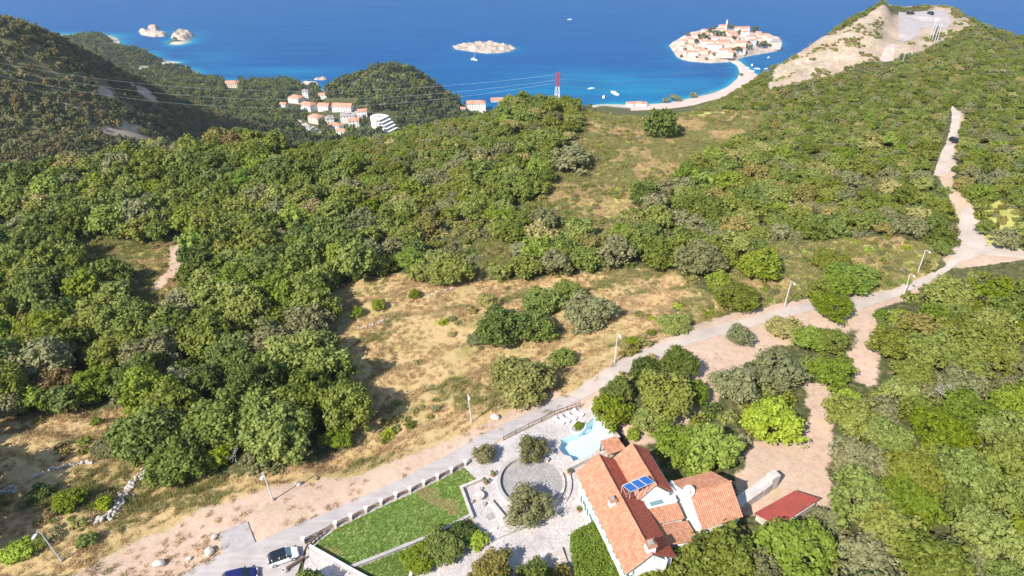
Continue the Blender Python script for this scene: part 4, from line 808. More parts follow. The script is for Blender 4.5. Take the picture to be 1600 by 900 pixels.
SP = [
 (757,709,20,'olive','small olive tree by the fence corner between road and terrace','olive_tree',1.5,'olv'),
 (832,702,27,'olive','olive tree between the ring wall and the swimming pool','olive_tree',1.3,'olv'),
 (826,790,40,'olive','big olive tree beside the round patio, in front of the house','olive_tree',1.2,'olv'),
 (1156,524,22,'olive','silvery round shrub standing alone in the middle of the gravel track','olive_shrub',1.5,'olv'),
 (1150,600,40,'olive','left half of the wide silvery tree above the yellow green tree','olive_tree',1.1,'olv'),
 (1215,578,46,'olive','broad silvery tree above the yellow green tree, right of the bare earth','olive_tree',1.1,'olv'),
 (1040,617,50,'green','lighter green tree in the middle of the dark clump beyond the pool','broadleaf_tree',1.35,'hi'),
 (955,642,34,'bright','deep green tree right behind the pool boundary wall','broadleaf_tree',1.5,'hi'),
 (1062,566,34,'dark','dark green tree at the far side of the clump beyond the pool','broadleaf_tree',1.4,'hi'),
 (1008,577,27,'dark','dark green tree at the far left of the clump beyond the pool','broadleaf_tree',1.4,'hi'),
 (1085,612,26,'bright','green tree at the right edge of the clump beyond the pool','broadleaf_tree',1.4,'hi'),
 (968,605,22,'dark','dark narrow tree at the road side of the clump beyond the pool','broadleaf_tree',1.6,'hi'),
 (1010,655,27,'green','small green tree at the near edge of the clump beyond the pool','broadleaf_tree',1.3,'hi'),
 (990,680,14,'bright','bright green bush behind the little pool bar','bush',1.2,'mid'),
 (1058,690,42,'bright','fresh green dense tree behind the house, left one of two','broadleaf_tree',1.15,'hi'),
 (1112,698,50,'bright','fresh green dense tree behind the house, larger right one of two','broadleaf_tree',1.15,'hi'),
 (1086,736,18,'bright','small fresh green bush in the shade between the house and the two dense trees','bush',1.2,'mid'),
 (1208,657,50,'yellow','strikingly yellow green tree standing in the bare yard','broadleaf_tree',1.2,'hi'),
 (1303,478,33,'bright','bright green rounded tree below the gravel track near the side path','broadleaf_tree',1.2,'hi'),
 (1262,528,30,'bright','bright green low tree left of the side path, beside the silvery tree','broadleaf_tree',1.1,'hi'),
 (1298,532,30,'green','green tree touching the left edge of the earthy side path','broadleaf_tree',1.1,'hi'),
 (1228,512,30,'scrub','yellowish low tree just below the gravel track','broadleaf_tree',1.0,'hi'),
 (1300,580,36,'bright','bright green tree above the bare yard, left of the side path end','broadleaf_tree',1.1,'hi'),
 (1328,625,26,'yellow','yellow green bush at the lower end of the side path','bush',1.1,'mid'),
 (1377,492,13,'bright','first bright hedge bush between the two arms of the side path','bush',1.5,'mid'),
 (1381,515,14,'bright','second bright hedge bush between the two arms of the side path','bush',1.5,'mid'),
 (1412,498,24,'bright','bright green bush right of the forked side path','bush',1.3,'mid'),
 (1188,411,38,'bright','fresh green rounded tree standing between the track and the wood edge','broadleaf_tree',1.3,'hi'),
 (1092,403,44,'olive','broad grey green tree at the edge of the upper dry strip','broadleaf_tree',1.2,'hi'),
 (1157,464,36,'green','rounded green tree on the upper side of the gravel track','broadleaf_tree',1.1,'hi'),
 (1054,505,29,'green','low rounded green bush between dry strip and gravel track','bush',.9,'hi'),
 (988,534,14,'bright','small bright bush beside the far street lamp base','bush',1.1,'mid'),
 (1018,520,8,'bright','tiny bright bush left of the low rounded bush','bush',1.2,'mid'),
 (918,486,44,'olive','grey green tree at the right of the clump inside the dry field','broadleaf_tree',1.2,'hi'),
 (785,508,46,'dark','dark green tree at the left of the clump inside the dry field','broadleaf_tree',1.3,'hi'),
 (845,470,36,'green','yellowish green tree at the top of the clump inside the dry field','broadleaf_tree',1.3,'hi'),
 (885,452,26,'green','small green tree above the grey green one in the clump inside the dry field','broadleaf_tree',1.3,'hi'),
 (762,470,20,'scrub','yellowish bush at the upper left of the clump inside the dry field','bush',1.1,'mid'),
 (745,530,18,'olive','low grey bush at the lower left of the clump inside the dry field','bush',.9,'mid'),
 (838,510,34,'green','green tree in the middle of the clump inside the dry field','broadleaf_tree',1.3,'hi'),
 (818,592,56,'scrub','wide yellow olive tree hanging over the road bank beside the street lamp','broadleaf_tree',1.1,'hi'),
 (880,560,24,'green','green bush behind the wide yellow olive tree','bush',1.2,'mid'),
 (893,246,34,'olive','lone rounded grey green tree in the upper clearing','broadleaf_tree',1.2,'mid'),
 (1036,190,30,'dark','dark lone tree at the top of the upper clearing against the beach','broadleaf_tree',1.6,'mid'),
 (705,420,36,'green','green tree overhanging the top edge of the dry field','broadleaf_tree',1.2,'hi'),
 (558,487,13,'bright','left of two fresh green bushes in the shaded top of the dry field','bush',1.3,'mid'),
 (592,476,14,'bright','right of two fresh green bushes in the shaded top of the dry field','bush',1.3,'mid'),
 (648,459,11,'bright','small fresh green bush at the upper terrace edge of the dry field','bush',1.3,'mid'),
 (1330,432,44,'bright','low bright green tree on the bank above the gravel track','broadleaf_tree',.8,'hi'),
 (1300,405,32,'green','green bushy tree in the yellow scrub above the gravel track','broadleaf_tree',.9,'hi'),
 (690,852,38,'dark','dense deep green shrub with upright fronds beside the lower lawn','shrub',1.0,'hi'),
 (655,872,30,'bright','leafy green shrub at the bottom end of the lower lawn','shrub',1.0,'hi'),
 (722,832,24,'dark','dark green shrub in the corner between the lawn wall and terrace','shrub',1.1,'hi'),
 (746,842,20,'yellow','yellow green shrub beside the paved terrace','shrub',1.0,'mid'),
 (770,893,40,'scrub','yellowish shrub with upright shoots at the bottom edge below the paving','shrub',1.2,'hi'),
 (835,905,36,'dark','dark green shrub at the bottom edge in front of the house','shrub',1.2,'hi'),
 (875,903,26,'scrub','yellowish shrub at the bottom edge beside the vine pergola','shrub',1.2,'hi'),
 (1250,858,62,'bright','large bright green tree below the red roofed shed','broadleaf_tree',1.2,'hi'),
 (1292,812,27,'olive','grey green tree covering the right end of the red roofed shed','broadleaf_tree',1.2,'hi'),
 (1207,838,24,'dark','dark green bush at the foot of the red roofed shed','bush',1.2,'hi'),
 (1130,872,66,'green','large green tree in front of the right hand wing of the house','broadleaf_tree',1.2,'hi'),
 (1070,895,48,'green','green tree touching the lower end of the long roof','broadleaf_tree',1.3,'hi'),
 (1190,905,50,'olive','grey green tree at the bottom edge between the two large green trees','broadleaf_tree',1.2,'hi'),
 (456,560,58,'green','tall green tree at the left edge of the dry field','broadleaf_tree',1.7,'hi'),
 (480,620,52,'green','second tall green tree down the left edge of the dry field','broadleaf_tree',1.8,'hi'),
 (435,672,58,'green','big green tree near the lower left corner of the dry field','broadleaf_tree',1.6,'hi'),
 (528,684,26,'bright','small bright tree at the lower left corner of the dry field','broadleaf_tree',1.3,'hi'),
 (478,505,40,'olive','grey green tree at the upper left edge of the dry field','broadleaf_tree',1.6,'hi'),
 (265,640,56,'green','big rounded green tree above the lower dry grass','broadleaf_tree',1.5,'hi'),
 (345,655,56,'green','big green tree behind the lower dry grass','broadleaf_tree',1.5,'hi'),
 (275,722,48,'green','broad green tree overhanging the roadside dry grass','broadleaf_tree',1.2,'hi'),
 (335,715,26,'yellow','small yellow green bush beside the bare grey branches','bush',1.2,'mid'),
 (140,600,36,'bright','bright green tree at the top of the lower left dry patch','broadleaf_tree',1.5,'hi'),
 (85,600,36,'rust','brownish tree at the upper edge of the lower left dry patch','broadleaf_tree',1.5,'hi'),
 (61,772,22,'dark','dark round bush in the lower left dry grass, left one','bush',1.2,'hi'),
 (106,782,26,'bright','bright green bush in the lower left dry grass, middle one','bush',1.1,'hi'),
 (162,787,15,'yellow','yellow green little bush at the foot of the tumbled stone wall','bush',1.2,'mid'),
 (172,698,30,'olive','grey shrub above the curved dry stone wall','bush',.9,'hi'),
 (135,845,18,'green','green bush beside the near street lamp','bush',1.0,'mid'),
 (25,862,26,'yellow','yellow green bush in the bottom left corner','bush',.9,'mid'),
 (58,852,16,'green','green bush at the foot of the leaning near street lamp','bush',.9,'mid'),
 (150,658,10,'bright','small bright bush in the pale grass above the curved dry stone wall','bush',1.0,'mid'),
 (190,660,12,'green','small green bush right of the small bright bush','bush',1.1,'mid'),
]
for s in SP:
    u, v, rp, kind, lab, nm, hk, lod = s; tree_at(u, v, rp, kind, lab, nm, {'olive_shrub': 'shrub'}.get(nm, nm.split('_')[-1]), hk, lod)
# vine covered pergola beside the facade
def from_house(x, y, z): w = Matrix.Rotation(HA, 4, 'Z') @ Vector((x, y, 0)); return (HO[0]+w.x, HO[1]+w.y, 300+z)
vp = [P(u, v, 302.6)[:2] for u, v in [(893,832),(928,813),(944,826),(984,905),(975,925),(905,925)]]
vr = empty('vine_pergola', (*vp[0], 300), 0, 'pergola wholly covered by bright green vine beside the front of the house', 'pergola')
vl = [(p[0]-vp[0][0], p[1]-vp[0][1]) for p in vp]; n = 9000; A = np.array(vl); rr_ = np.random.RandomState(5)
X = rr_.uniform(A[:,0].min(), A[:,0].max(), n); Y = rr_.uniform(A[:,1].min(), A[:,1].max(), n); k = inpoly(X, Y, vl); X = X[k]; Y = Y[k]; n = len(X)
Z = 2.35+vnoise(X, Y, .9, 30)*.28+vnoise(X, Y, .35, 31)*.12+rr_.rand(n)*.18; 
# hanging sides
sx_, sy_, sz_ = [], [], []
for i in range(len(vl)):
    a, b_ = vl[i], vl[(i+1) % len(vl)]; L_ = math.hypot(b_[0]-a[0], b_[1]-a[1]); q = int(L_*110); f = rr_.rand(q); sx_ += list(a[0]+(b_[0]-a[0])*f+rr_.normal(size=q)*.12); sy_ += list(a[1]+(b_[1]-a[1])*f+rr_.normal(size=q)*.12); sz_ += list(2.4-rr_.rand(q)**1.5*2.0)
Pn = np.c_[np.r_[X, sx_], np.r_[Y, sy_], np.r_[Z, sz_]]; n = len(Pn); nn = rr_.normal(size=(n,3))*.6+[0,0,.7]; nn /= np.linalg.norm(nn, axis=1)[:,None]; t_ = np.cross(nn, rr_.normal(size=(n,3))); t_ /= np.linalg.norm(t_, axis=1)[:,None]; b_ = np.cross(nn, t_)
L_ = rr_.uniform(.09, .18, (n,1)); V = np.stack([Pn-t_*L_, Pn-b_*L_*.7, Pn+t_*L_, Pn+b_*L_*.7], 1).reshape(-1,3)
obj('foliage', crown_mesh('foliage', (V, np.arange(4*n).reshape(n,4), rr_.rand(n)), LM['bright']), vr)
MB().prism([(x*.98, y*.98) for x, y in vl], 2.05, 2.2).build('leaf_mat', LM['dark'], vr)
for p in vl: MB().box(-.08,.08,-.08,.08,0,2.1).build('post', M['wood'], vr, (p[0]*.97, p[1]*.97, 0))
PLACED.append((sum(p[0] for p in vp)/6, sum(p[1] for p in vp)/6, 3.5))
# planted oval by the pool and its pale rim
x, y, _ = P(904, 669, 300); o = tree('clipped_shrub', x, y, 300.0, 1.25, 1.0, 'bright', 'mid', 'small oval clipped shrub in a white rimmed bed beside the swimming pool', 'shrub', None, True, .6, .9)
q = empty('planter_rim', (x, y, 300), .9, 'pale oval rim of the planting bed beside the swimming pool', 'planter'); arc(q, 'rim', 0, 359.9, 1.35, 1.55, 0, .3, M['white'], 32); q.scale = (1, .65, 1)
# ---------------------------------------------------------------- woods
VH = [ # u, v, width px, depth px, height m, angle, roof, label
 (463,156,20,14,9,-.45,'hip','long orange roofed block at the far left of the village'),
 (481,167,22,14,9,-.45,'hip','orange roofed block with pale end wall just right of the long block'),
 (507,168,17,13,8,-.15,'gable','small orange roofed house below the pine hill, left of the terrace house'),
 (536,169,30,15,8,-.1,'gable','wide pinkish roofed house right under the pine hill'),
 (494,186,20,14,8,-.5,'hip','orange roofed house with dark awning in the middle of the village'),
 (544,185,22,14,10,.15,'flat','pale flat roofed building right of the middle of the village'),
 (524,198,22,12,6,-.35,'hip','orange roofed house at the near edge of the village'),
 (553,192,16,12,9,.2,'gable','red roofed house with blue grey side at the right of the village'),
 (535,207,16,10,6,-.2,'gable','small white house at the lowest edge of the village'),
 (515,188,12,10,7,.4,'flat','small pale flat roofed house between the awning house and the flat building'),
 (444,165,10,9,6,-.3,'gable','tiny pink roofed house at the left end of the village among trees'),
 (362,133,21,12,9,.05,'hip','lone pink house with orange roof near the shore left of the village'),
 (744,166,29,14,13,.05,'hip','broad white building with orange roof by the shore right of the pine hill'),
 (776,160,18,12,10,.1,'gable','pink roofed building by the shore half hidden behind the crest'),
 (566,176,14,10,7,.2,'gable','small orange roofed house between the wide roofed house and the hotel'),
 (484,203,14,9,6,-.5,'flat','low pale building beside the village street'),
 (505,150,12,8,6,.0,'gable','pale house with orange roof among the trees above the village'),
 (723,172,9,9,6,0,'gable','small pink house left of the broad white building by the shore')]
def gn_scatter(name, pts, sc, rz, idx, meshes, **k):
    """one uncountable thing: many crowns on the ground, spread by geometry nodes"""
    me = bpy.data.meshes.new(name); me.vertices.add(len(pts)); me.vertices.foreach_set('co', np.asarray(pts, np.float32).ravel())
    a = me.attributes.new('sc', 'FLOAT_VECTOR', 'POINT'); a.data.foreach_set('vector', np.asarray(sc, np.float32).ravel())
    a = me.attributes.new('rz', 'FLOAT_VECTOR', 'POINT'); R = np.zeros((len(pts), 3), np.float32); R[:, 2] = rz; a.data.foreach_set('vector', R.ravel())
    a = me.attributes.new('ix', 'INT', 'POINT'); a.data.foreach_set('value', np.asarray(idx, np.int32))
    col = bpy.data.collections.new(name+'_kinds')
    for i, m_ in enumerate(meshes): q = bpy.data.objects.new('%s_kind_%02d' % (name, i), m_); col.objects.link(q)
    g = bpy.data.node_groups.new(name, 'GeometryNodeTree'); g.interface.new_socket('Geometry', in_out='INPUT', socket_type='NodeSocketGeometry'); g.interface.new_socket('Geometry', in_out='OUTPUT', socket_type='NodeSocketGeometry')
    N = g.nodes; gi = N.new('NodeGroupInput'); go = N.new('NodeGroupOutput'); ci = N.new('GeometryNodeCollectionInfo'); ci.inputs[0].default_value = col; ci.inputs[1].default_value = True; ci.inputs[2].default_value = True
    io = N.new('GeometryNodeInstanceOnPoints'); m2p = N.new('GeometryNodeMeshToPoints')
    def na(nm, ty):
        n_ = N.new('GeometryNodeInputNamedAttribute'); n_.data_type = ty; n_.inputs[0].default_value = nm; return n_.outputs[0]
    e2r = N.new('FunctionNodeEulerToRotation')
    L = g.links.new; L(gi.outputs[0], m2p.inputs[0]); L(m2p.outputs[0], io.inputs['Points']); L(ci.outputs[0], io.inputs['Instance']); io.inputs['Pick Instance'].default_value = True
    L(na('ix', 'INT'), io.inputs['Instance Index']); L(na('rz', 'FLOAT_VECTOR'), e2r.inputs[0]); L(e2r.outputs[0], io.inputs['Rotation']); L(na('sc', 'FLOAT_VECTOR'), io.inputs['Scale']); L(io.outputs[0], go.inputs[0])
    o = obj(name, me, kind='stuff', **k); md = o.modifiers.new('scatter', 'NODES'); md.node_group = g; return o
def visible(X, Y, Z):
    """not hidden behind the hillside"""
    ok = np.ones(len(X), bool)
    for f in np.linspace(.06, .97, 60):
        x, y, z = X*f, Y*f, CAMZ+(Z-CAMZ)*f; ok &= TH(x, y) < z+.5
    return ok
CLEAR = [FIELD]+SOILS+SCRUB+ROCKS+[YARD]+[[(-300,880),(300,880),(480,895),(1010,905),(1010,1200),(-300,1200)],[(230,900),(420,830),(530,800),(530,920),(230,920)],[(380,865),(470,800),(615,735),(750,665),(860,625),(905,640),(735,740),(530,835),(400,905)]]
PATHS = [[(1452,278),(1482,160),(1500,160),(1502,205),(1494,262),(1520,330),(1540,383),(1600,387),(1600,408),(1500,418),(1440,450),(1390,458),(1470,400),(1496,350),(1500,325),(1480,282)],[(1170,488),(1260,468),(1330,460),(1400,452),(1400,475),(1340,492),(1200,510)],[(1345,480),(1370,480),(1372,600),(1345,600)],[(1262,600),(1300,600),(1290,780),(1180,770),(1180,700),(1250,700)],[(1395,20),(1485,12),(1490,45),(1430,66),(1396,100),(1375,98)],[(1500,383),(1700,386),(1700,412),(1500,412)],[(100,376),(290,376),(302,410),(285,440),(240,472),(203,472),(215,410),(110,402)],[(1175,755),(1285,755),(1290,800),(1190,826)],[(1250,595),(1322,595),(1322,700),(1300,780),(1250,780)],[(1335,480),(1382,480),(1385,600),(1330,600)]]
OPENF = [[(640,395),(700,350),(770,345),(800,430),(745,440),(690,420)],[(760,330),(860,300),(1000,330),(1010,362),(930,372),(840,352)],[(905,620),(960,560),(1060,520),(1200,500),(1250,540),(1262,600),(1250,770),(1150,760),(1010,700),(925,650)],[(925,640),(1010,690),(1060,640),(1110,555),(1060,520),(960,570),(905,620)],[(1190,90),(1300,60),(1400,0),(1500,0),(1600,60),(1600,95),(1530,60),(1450,90),(1380,110),(1300,140),(1200,165)]]
VILL = [[(u-w*.62,v-d*.8-3),(u+w*.62,v-d*.8-3),(u+w*.62,v+d*.4+5),(u-w*.62,v+d*.4+5)] for u, v, w, d, *_ in VH]+[[(572,175),(622,175),(622,208),(572,208)],[(470,130),(487,130),(487,156),(470,156)],[(466,186),(508,206),(505,218),(462,196)]]
def poisson(x0, x1, y0, y1, rad, n, seed, keep=None):
    """rad(x, y) -> spacing radius array; dart throwing"""
    r = np.random.RandomState(seed); X = r.uniform(x0, x1, n); Y = r.uniform(y0, y1, n)
    Z = TH(X, Y); U, Vv, D = proj(X, Y, Z+2); ok = (U > -130) & (U < 1730) & (Vv > -60) & (Vv < 1040) & (Z > 1)
    if keep is not None: ok &= keep(X, Y, Z, U, Vv)
    X, Y, Z, U, Vv = X[ok], Y[ok], Z[ok], U[ok], Vv[ok]; R = rad(X, Y, U, Vv, r); ok = visible(X, Y, Z+6); X, Y, Z, U, Vv, R = X[ok], Y[ok], Z[ok], U[ok], Vv[ok], R[ok]
    cs = 14 if y1 > 450 else 6; H = {}; out = []
    for px_, py_, pr_ in PLACED: H.setdefault((int(px_//cs), int(py_//cs)), []).append((px_, py_, pr_*.95))
    order = np.argsort(-R+r.rand(len(R))*2)
    for i in order:
        x, y, q = X[i], Y[i], R[i]; cx_, cy_ = int(x//cs), int(y//cs); good = True
        for a in (-1, 0, 1):
            for b in (-1, 0, 1):
                for (hx, hy, hr) in H.get((cx_+a, cy_+b), ()):
                    if (hx-x)**2+(hy-y)**2 < (.60*(hr+q))**2: good = False; break
                if not good: break
            if not good: break
        if good: H.setdefault((cx_, cy_), []).append((x, y, q)); out.append(i)
    o = np.array(out); return X[o], Y[o], Z[o], U[o], Vv[o], R[o]
def radf(X, Y, U, Vv, r):
    base = r.uniform(2.2, 4.7, len(X)); left = U < 560-(Vv-450)*.1; base = np.where(left, r.uniform(2.5, 5.4, len(X)), base)
    base = np.where((U > 1250) & (Vv > 640), r.uniform(2.6, 4.6, len(X)), base); base = np.where((U > 560) & (Vv < 330), r.uniform(2.0, 4.4, len(X)), base); base = np.where((U > 1180) & (Vv < 420) & (Vv > 180), r.uniform(1.6, 3.5, len(X)), base)
    base = np.where((U > 900) & (Vv < 215), r.uniform(1.0, 1.9, len(X)), base)
    base = np.where((U > 640) & (U < 785) & (Vv < 225), r.uniform(1.2, 2.2, len(X)), base)
    base = np.where((U > 430) & (U < 700) & (Vv < 262), r.uniform(1.3, 2.3, len(X)), base)
    return base
def inw(X, Y, Z, polys):
    u, v, _ = proj(X, Y, Z); return area(polys, u, v)
keepf = lambda X, Y, Z, U, Vv: ~inw(X, Y, Z, CLEAR+OPENF) & ~inw(X, Y, Z+3.2, PATHS) & ~inw(X, Y, Z+1.5, PATHS) & ~inw(X, Y, Z+5, PATHS) & ~inw(X, Y, Z+7, PATHS) & (Z > 235) & (Y < 400) & (Y > 30)
X, Y, Z, U, Vv, R = poisson(-330, 360, 30, 400, radf, 60000, 3, keepf)
ZONES = [([(0,-200),(480,-200),(480,240),(0,300),(-200,300)], 'wood under the mountain foot'),
         ([(-200,250),(560,200),(520,420),(280,420),(-200,420)], 'left wood below the mountain'),
         ([(-200,400),(300,400),(520,420),(560,1000),(-200,1000)], 'wood left of the dry field'),
         ([(480,100),(920,100),(860,300),(790,440),(500,440)], 'wood above the dry field'),
         ([(1460,100),(1800,100),(1800,420),(1540,400),(1510,300)], 'wood right of the gravel path'),
         ([(1230,420),(1800,380),(1800,1100),(1230,1100)], 'lower right wood'),
         ([(800,120),(1500,60),(1500,420),(900,440)], 'wood between clearing and path')]
def zone_of(u, v):
    for p, n in ZONES:
        if inpoly(np.array([u]), np.array([v]), p)[0]: return n
    return 'verge beside the gravel track'
kr = np.random.RandomState(9).rand(len(X)); cl = vnoise(X, Y, 22, 40)
def kind_of(i):
    u, v, k, c = U[i], Vv[i], kr[i], cl[i]
    if u > 1250 and v > 420:
        return 'bright' if k < .08+.14*(c > .25) else 'olive' if k < .33 else 'green' if k < .95 else 'scrub'
    if u < 560: return 'dark' if k < .22-.2*c else 'green' if k < .80 else 'olive' if k < .87 else 'bright' if k < .955 else 'rust' if k < .97 else 'scrub'
    if v < 330: return 'green' if k < .66 else 'olive' if k < .78-.1*c else 'dark' if k < .82 else 'bright' if k < .91 else 'scrub'
    return 'green' if k < .58 else 'olive' if k < .72 else 'bright' if k < .86 else 'dark' if k < .91 else 'scrub'
K = [kind_of(i) for i in range(len(X))]
DSC = {'green': 'rounded green tree', 'dark': 'dark green tree', 'olive': 'grey green tree', 'bright': 'bright green tree', 'scrub': 'yellowish bushy tree', 'rust': 'half dry brown tree', 'yellow': 'yellow green tree'}
NAME = {'green': 'green_tree', 'dark': 'dark_tree', 'olive': 'grey_green_tree', 'bright': 'bright_tree', 'scrub': 'yellowish_tree', 'rust': 'brown_tree'}
D = proj(X, Y, Z)[2]; size = R/D*FPX; infr = (U > -20) & (U < 1620) & (Vv > -20) & (Vv < 930)
ZN = [zone_of(U[i], Vv[i]) for i in range(len(X))]; ZB = {}
for i in range(len(X)):
    if infr[i]: ZB.setdefault(ZN[i], []).append((U[i], Vv[i]))
ZB = {k: np.percentile(np.array(v), [33, 67], axis=0) for k, v in ZB.items()}
def part_of(i):
    (u0, v0), (u1, v1) = ZB[ZN[i]]; a = 'upper' if Vv[i] < v0 else 'lower' if Vv[i] > v1 else ''; b = 'left' if U[i] < u0 else 'right' if U[i] > u1 else ''
    return 'in the middle of the ' if not a+b else 'at the '+(a+' '+b).strip()+(' side' if not (a and b) else '')+' of the '
cnt = {}; rest = []
for i in np.argsort(-size*infr):
    k = K[i]; h = R[i]*(random.uniform(1.6, 2.2) if U[i] < 560 else random.uniform(1.0, 1.35) if U[i] > 900 and Vv[i] < 260 else random.uniform(1.2, 1.6)); s = size[i]
    if infr[i] and cnt.get(k, 0) < 300 and s > 7:
        cnt[k] = cnt.get(k, 0)+1; z_ = ZN[i]; lab_ = ('broad ' if R[i] > 3.7 else 'small ' if R[i] < 2.7 else 'midsize ')+DSC[k]+' '+part_of(i)+z_; g = DSC[k]+'s '+part_of(i)+z_
        tree(NAME[k], X[i], Y[i], Z[i], R[i]*1.06, h, k, 'hi' if s > 34 else 'mid', lab_, 'tree', g, s > 20)
    else: rest.append((i, h))
ks = list(NAME); meshes = [proto_mesh('mid', k, j) for k in ks for j in range(3)]
gn_scatter('dense_wood', [(X[i], Y[i], Z[i]+h*.46) for i, h in rest], [(R[i], R[i], h*.6) for i, h in rest], [random.random()*6.28 for _ in rest], [ks.index(K[i])*3+random.randrange(3) for i, h in rest], meshes,
           label='unbroken green tree canopy covering the plateau between the fields and the sea crest', cat='wood')
print('plateau trees', len(X), cnt, len(rest))
# low scrub and undergrowth
def radS(X, Y, U, Vv, r): return r.uniform(.5, 1.35, len(X))
allscr = SCRUB+[[(660,395),(700,355),(770,350),(800,430),(745,440)],[(770,335),(860,305),(1000,335),(1000,360),(930,370),(840,350)],[(620,530),(700,500),(800,560),(800,610),(720,640),(640,600)],[(590,640),(740,600),(830,620),(740,670),(600,715)],[(620,470),(740,480),(740,560),(640,560)],[(960,500),(1100,470),(1180,500),(1000,540)],[(0,700),(230,690),(210,760),(140,860),(0,900)],[(1180,150),(1215,95),(1300,60),(1390,30),(1490,40),(1600,80),(1600,110),(1450,100),(1390,110),(1300,150)],[(0,640),(220,640),(200,700),(0,700)]]
keepS = lambda X, Y, Z, U, Vv: inw(X, Y, Z, allscr+ROCKS) & ~inw(X, Y, Z, [YARD]+SOILS) & (Y < 420) & (vnoise(X, Y, 7, 50)+vnoise(X, Y, 3, 51)*.5 > np.where(inw(X, Y, Z, SCRUB[:2]), -.12, .15)-np.where(inw(X, Y, Z, [FIELD]), -.33, 0)+np.where(inw(X, Y, Z, ROCKS), .10, 0)+9*inw(X, Y, Z, [[(1380,14),(1485,12),(1490,45),(1435,62),(1412,72),(1400,100),(1375,98)]]))
save = PLACED; x2, y2, z2, u2, v2, r2 = poisson(-330, 360, 40, 420, radS, 120000, 4, keepS)
k2 = np.random.RandomState(10).rand(len(x2)); kk = ['scrub', 'olive', 'green', 'rust', 'yellow', 'bright']; id2 = np.searchsorted([.50, .68, .82, .90, .93], k2)
gn_scatter('low_scrub', np.c_[x2, y2, z2+r2*.25], np.c_[r2, r2, r2*.75], np.random.rand(len(x2))*6.28, id2*2+np.random.randint(0, 2, len(x2)), [proto_mesh('low', k, j) for k in kk for j in range(2)], label='patchy low yellow green scrub in the clearings and along the field edges', cat='scrub')
# underwood that closes the canopy
keepU = lambda X, Y, Z, U, Vv: ~inw(X, Y, Z, CLEAR) & ~inw(X, Y, Z+2, PATHS) & (Z > 235) & (Y < 400)
save = PLACED; PLACED = PLACED[:0]
x3, y3, z3, u3, v3, r3 = poisson(-330, 360, 30, 400, lambda X, Y, U, Vv, r: r.uniform(1.3, 2.2, len(X)), 30000, 6, keepU); PLACED = save
k3 = np.searchsorted([.45, .8], np.random.RandomState(12).rand(len(x3))); k3 = np.where((u3 > 580) & (u3 < 1250) & (np.random.RandomState(16).rand(len(x3)) < .45), 3, k3); gn_scatter('underwood', np.c_[x3, y3, z3+r3*.2], np.c_[r3, r3, r3*.85], np.random.rand(len(x3))*6.28, k3*2+np.random.randint(0, 2, len(x3)), [proto_mesh('low', k, j) for k in ('green', 'olive', 'dark', 'scrub') for j in range(2)], label='tangled green underwood filling the gaps between the trees of the plateau', cat='underwood')
# ---- left mountain
keepM = lambda X, Y, Z, U, Vv: (Y > 380) & (U < 540) & (Z > 55) & (Y < 820) & ~inw(X, Y, Z, VILL) & ~(inw(X, Y, Z, MTNROCK) & (vnoise(X, Y, 9, 61) < .35)) & (vnoise(X, Y, 26, 60)+.5*vnoise(X, Y, 9, 62) > -.95+.28*(U < 300))
x4, y4, z4, u4, v4, r4 = poisson(-700, 30, 380, 820, lambda X, Y, U, Vv, r: r.uniform(1.3, 4.2, len(X)), 80000, 7, keepM)
id4 = np.where(np.random.RandomState(13).rand(len(x4)) < np.clip((u4-250)/250, .06, 1), 1, 0); id4 = np.where(np.random.RandomState(14).rand(len(x4)) < .16, 2, id4)
gn_scatter('mountain_wood', np.c_[x4, y4, z4+r4*.5], np.c_[r4, r4, r4*1.25], np.random.rand(len(x4))*6.28, id4*4+np.random.randint(0, 4, len(x4)), [proto_mesh('low', k, j) for k in ('hill', 'pine', 'rust') for j in range(4)], label='brownish green wood on the steep mountain flank at the upper left', cat='wood')
# ---- coast woods
keepC = lambda X, Y, Z, U, Vv: (Y >= 760) & (Z > 4) & (Y < 1700) & (U < 1240) & ~inw(X, Y, Z, VILL) & ~inw(X, Y, Z+6, VILL) & ~((U > 925) & (Vv > 125))
x5, y5, z5, u5, v5, r5 = poisson(-900, 560, 760, 1650, lambda X, Y, U, Vv, r: np.where((U > 480) & (U < 730), r.uniform(3.8, 7.2, len(X)), np.where(U < 300, r.uniform(2.2, 4.2, len(X)), r.uniform(3.0, 6.2, len(X)))), 60000, 8, keepC)
gn_scatter('coast_wood', np.c_[x5, y5, z5+r5*.9], np.c_[r5, r5, r5*1.45], np.random.rand(len(x5))*6.28, np.where(np.random.rand(len(x5)) < .24, 3, 0)+np.random.randint(0, 3, len(x5)), [proto_mesh('tall', 'pine', j) for j in range(3)]+[proto_mesh('low', 'green', j) for j in range(3)], label='pine wood covering the low coast and the small hill above the village', cat='wood')
print('scrub', len(x2), 'under', len(x3), 'mountain', len(x4), 'coast', len(x5))
# ---- dry grass tufts
r = np.random.RandomState(15)
def tuft(seed, m, n=26):
    q = np.random.RandomState(seed); V = []; F = []
    for i in range(n):
        a = q.rand()*6.28; d = q.rand()**.6*.45; x, y = math.cos(a)*d, math.sin(a)*d; L = q.uniform(.25, .6); w = .035; b = q.rand()*6.28; lx, ly = q.normal(size=2)*.2; k = len(V)
        V += [(x-math.cos(b)*w, y-math.sin(b)*w, -.05), (x+math.cos(b)*w, y+math.sin(b)*w, -.05), (x+lx, y+ly, L)]; F.append([k, k+1, k+2])
    me = mesh_np('tuft', V, np.array(F), [m]); A_ = me.attributes.new('v', 'FLOAT', 'FACE'); A_.data.foreach_set('value', q.rand(n).astype(np.float32)); return me
LM['straw'] = leafmat('dry_straw', [(.24,.17,.08),(.40,.29,.15),(.52,.39,.21),(.60,.47,.28)], .2); LM['greengrass'] = leafmat('green_grass', [(.10,.12,.03),(.19,.20,.06),(.28,.27,.10),(.40,.34,.15)], .2)
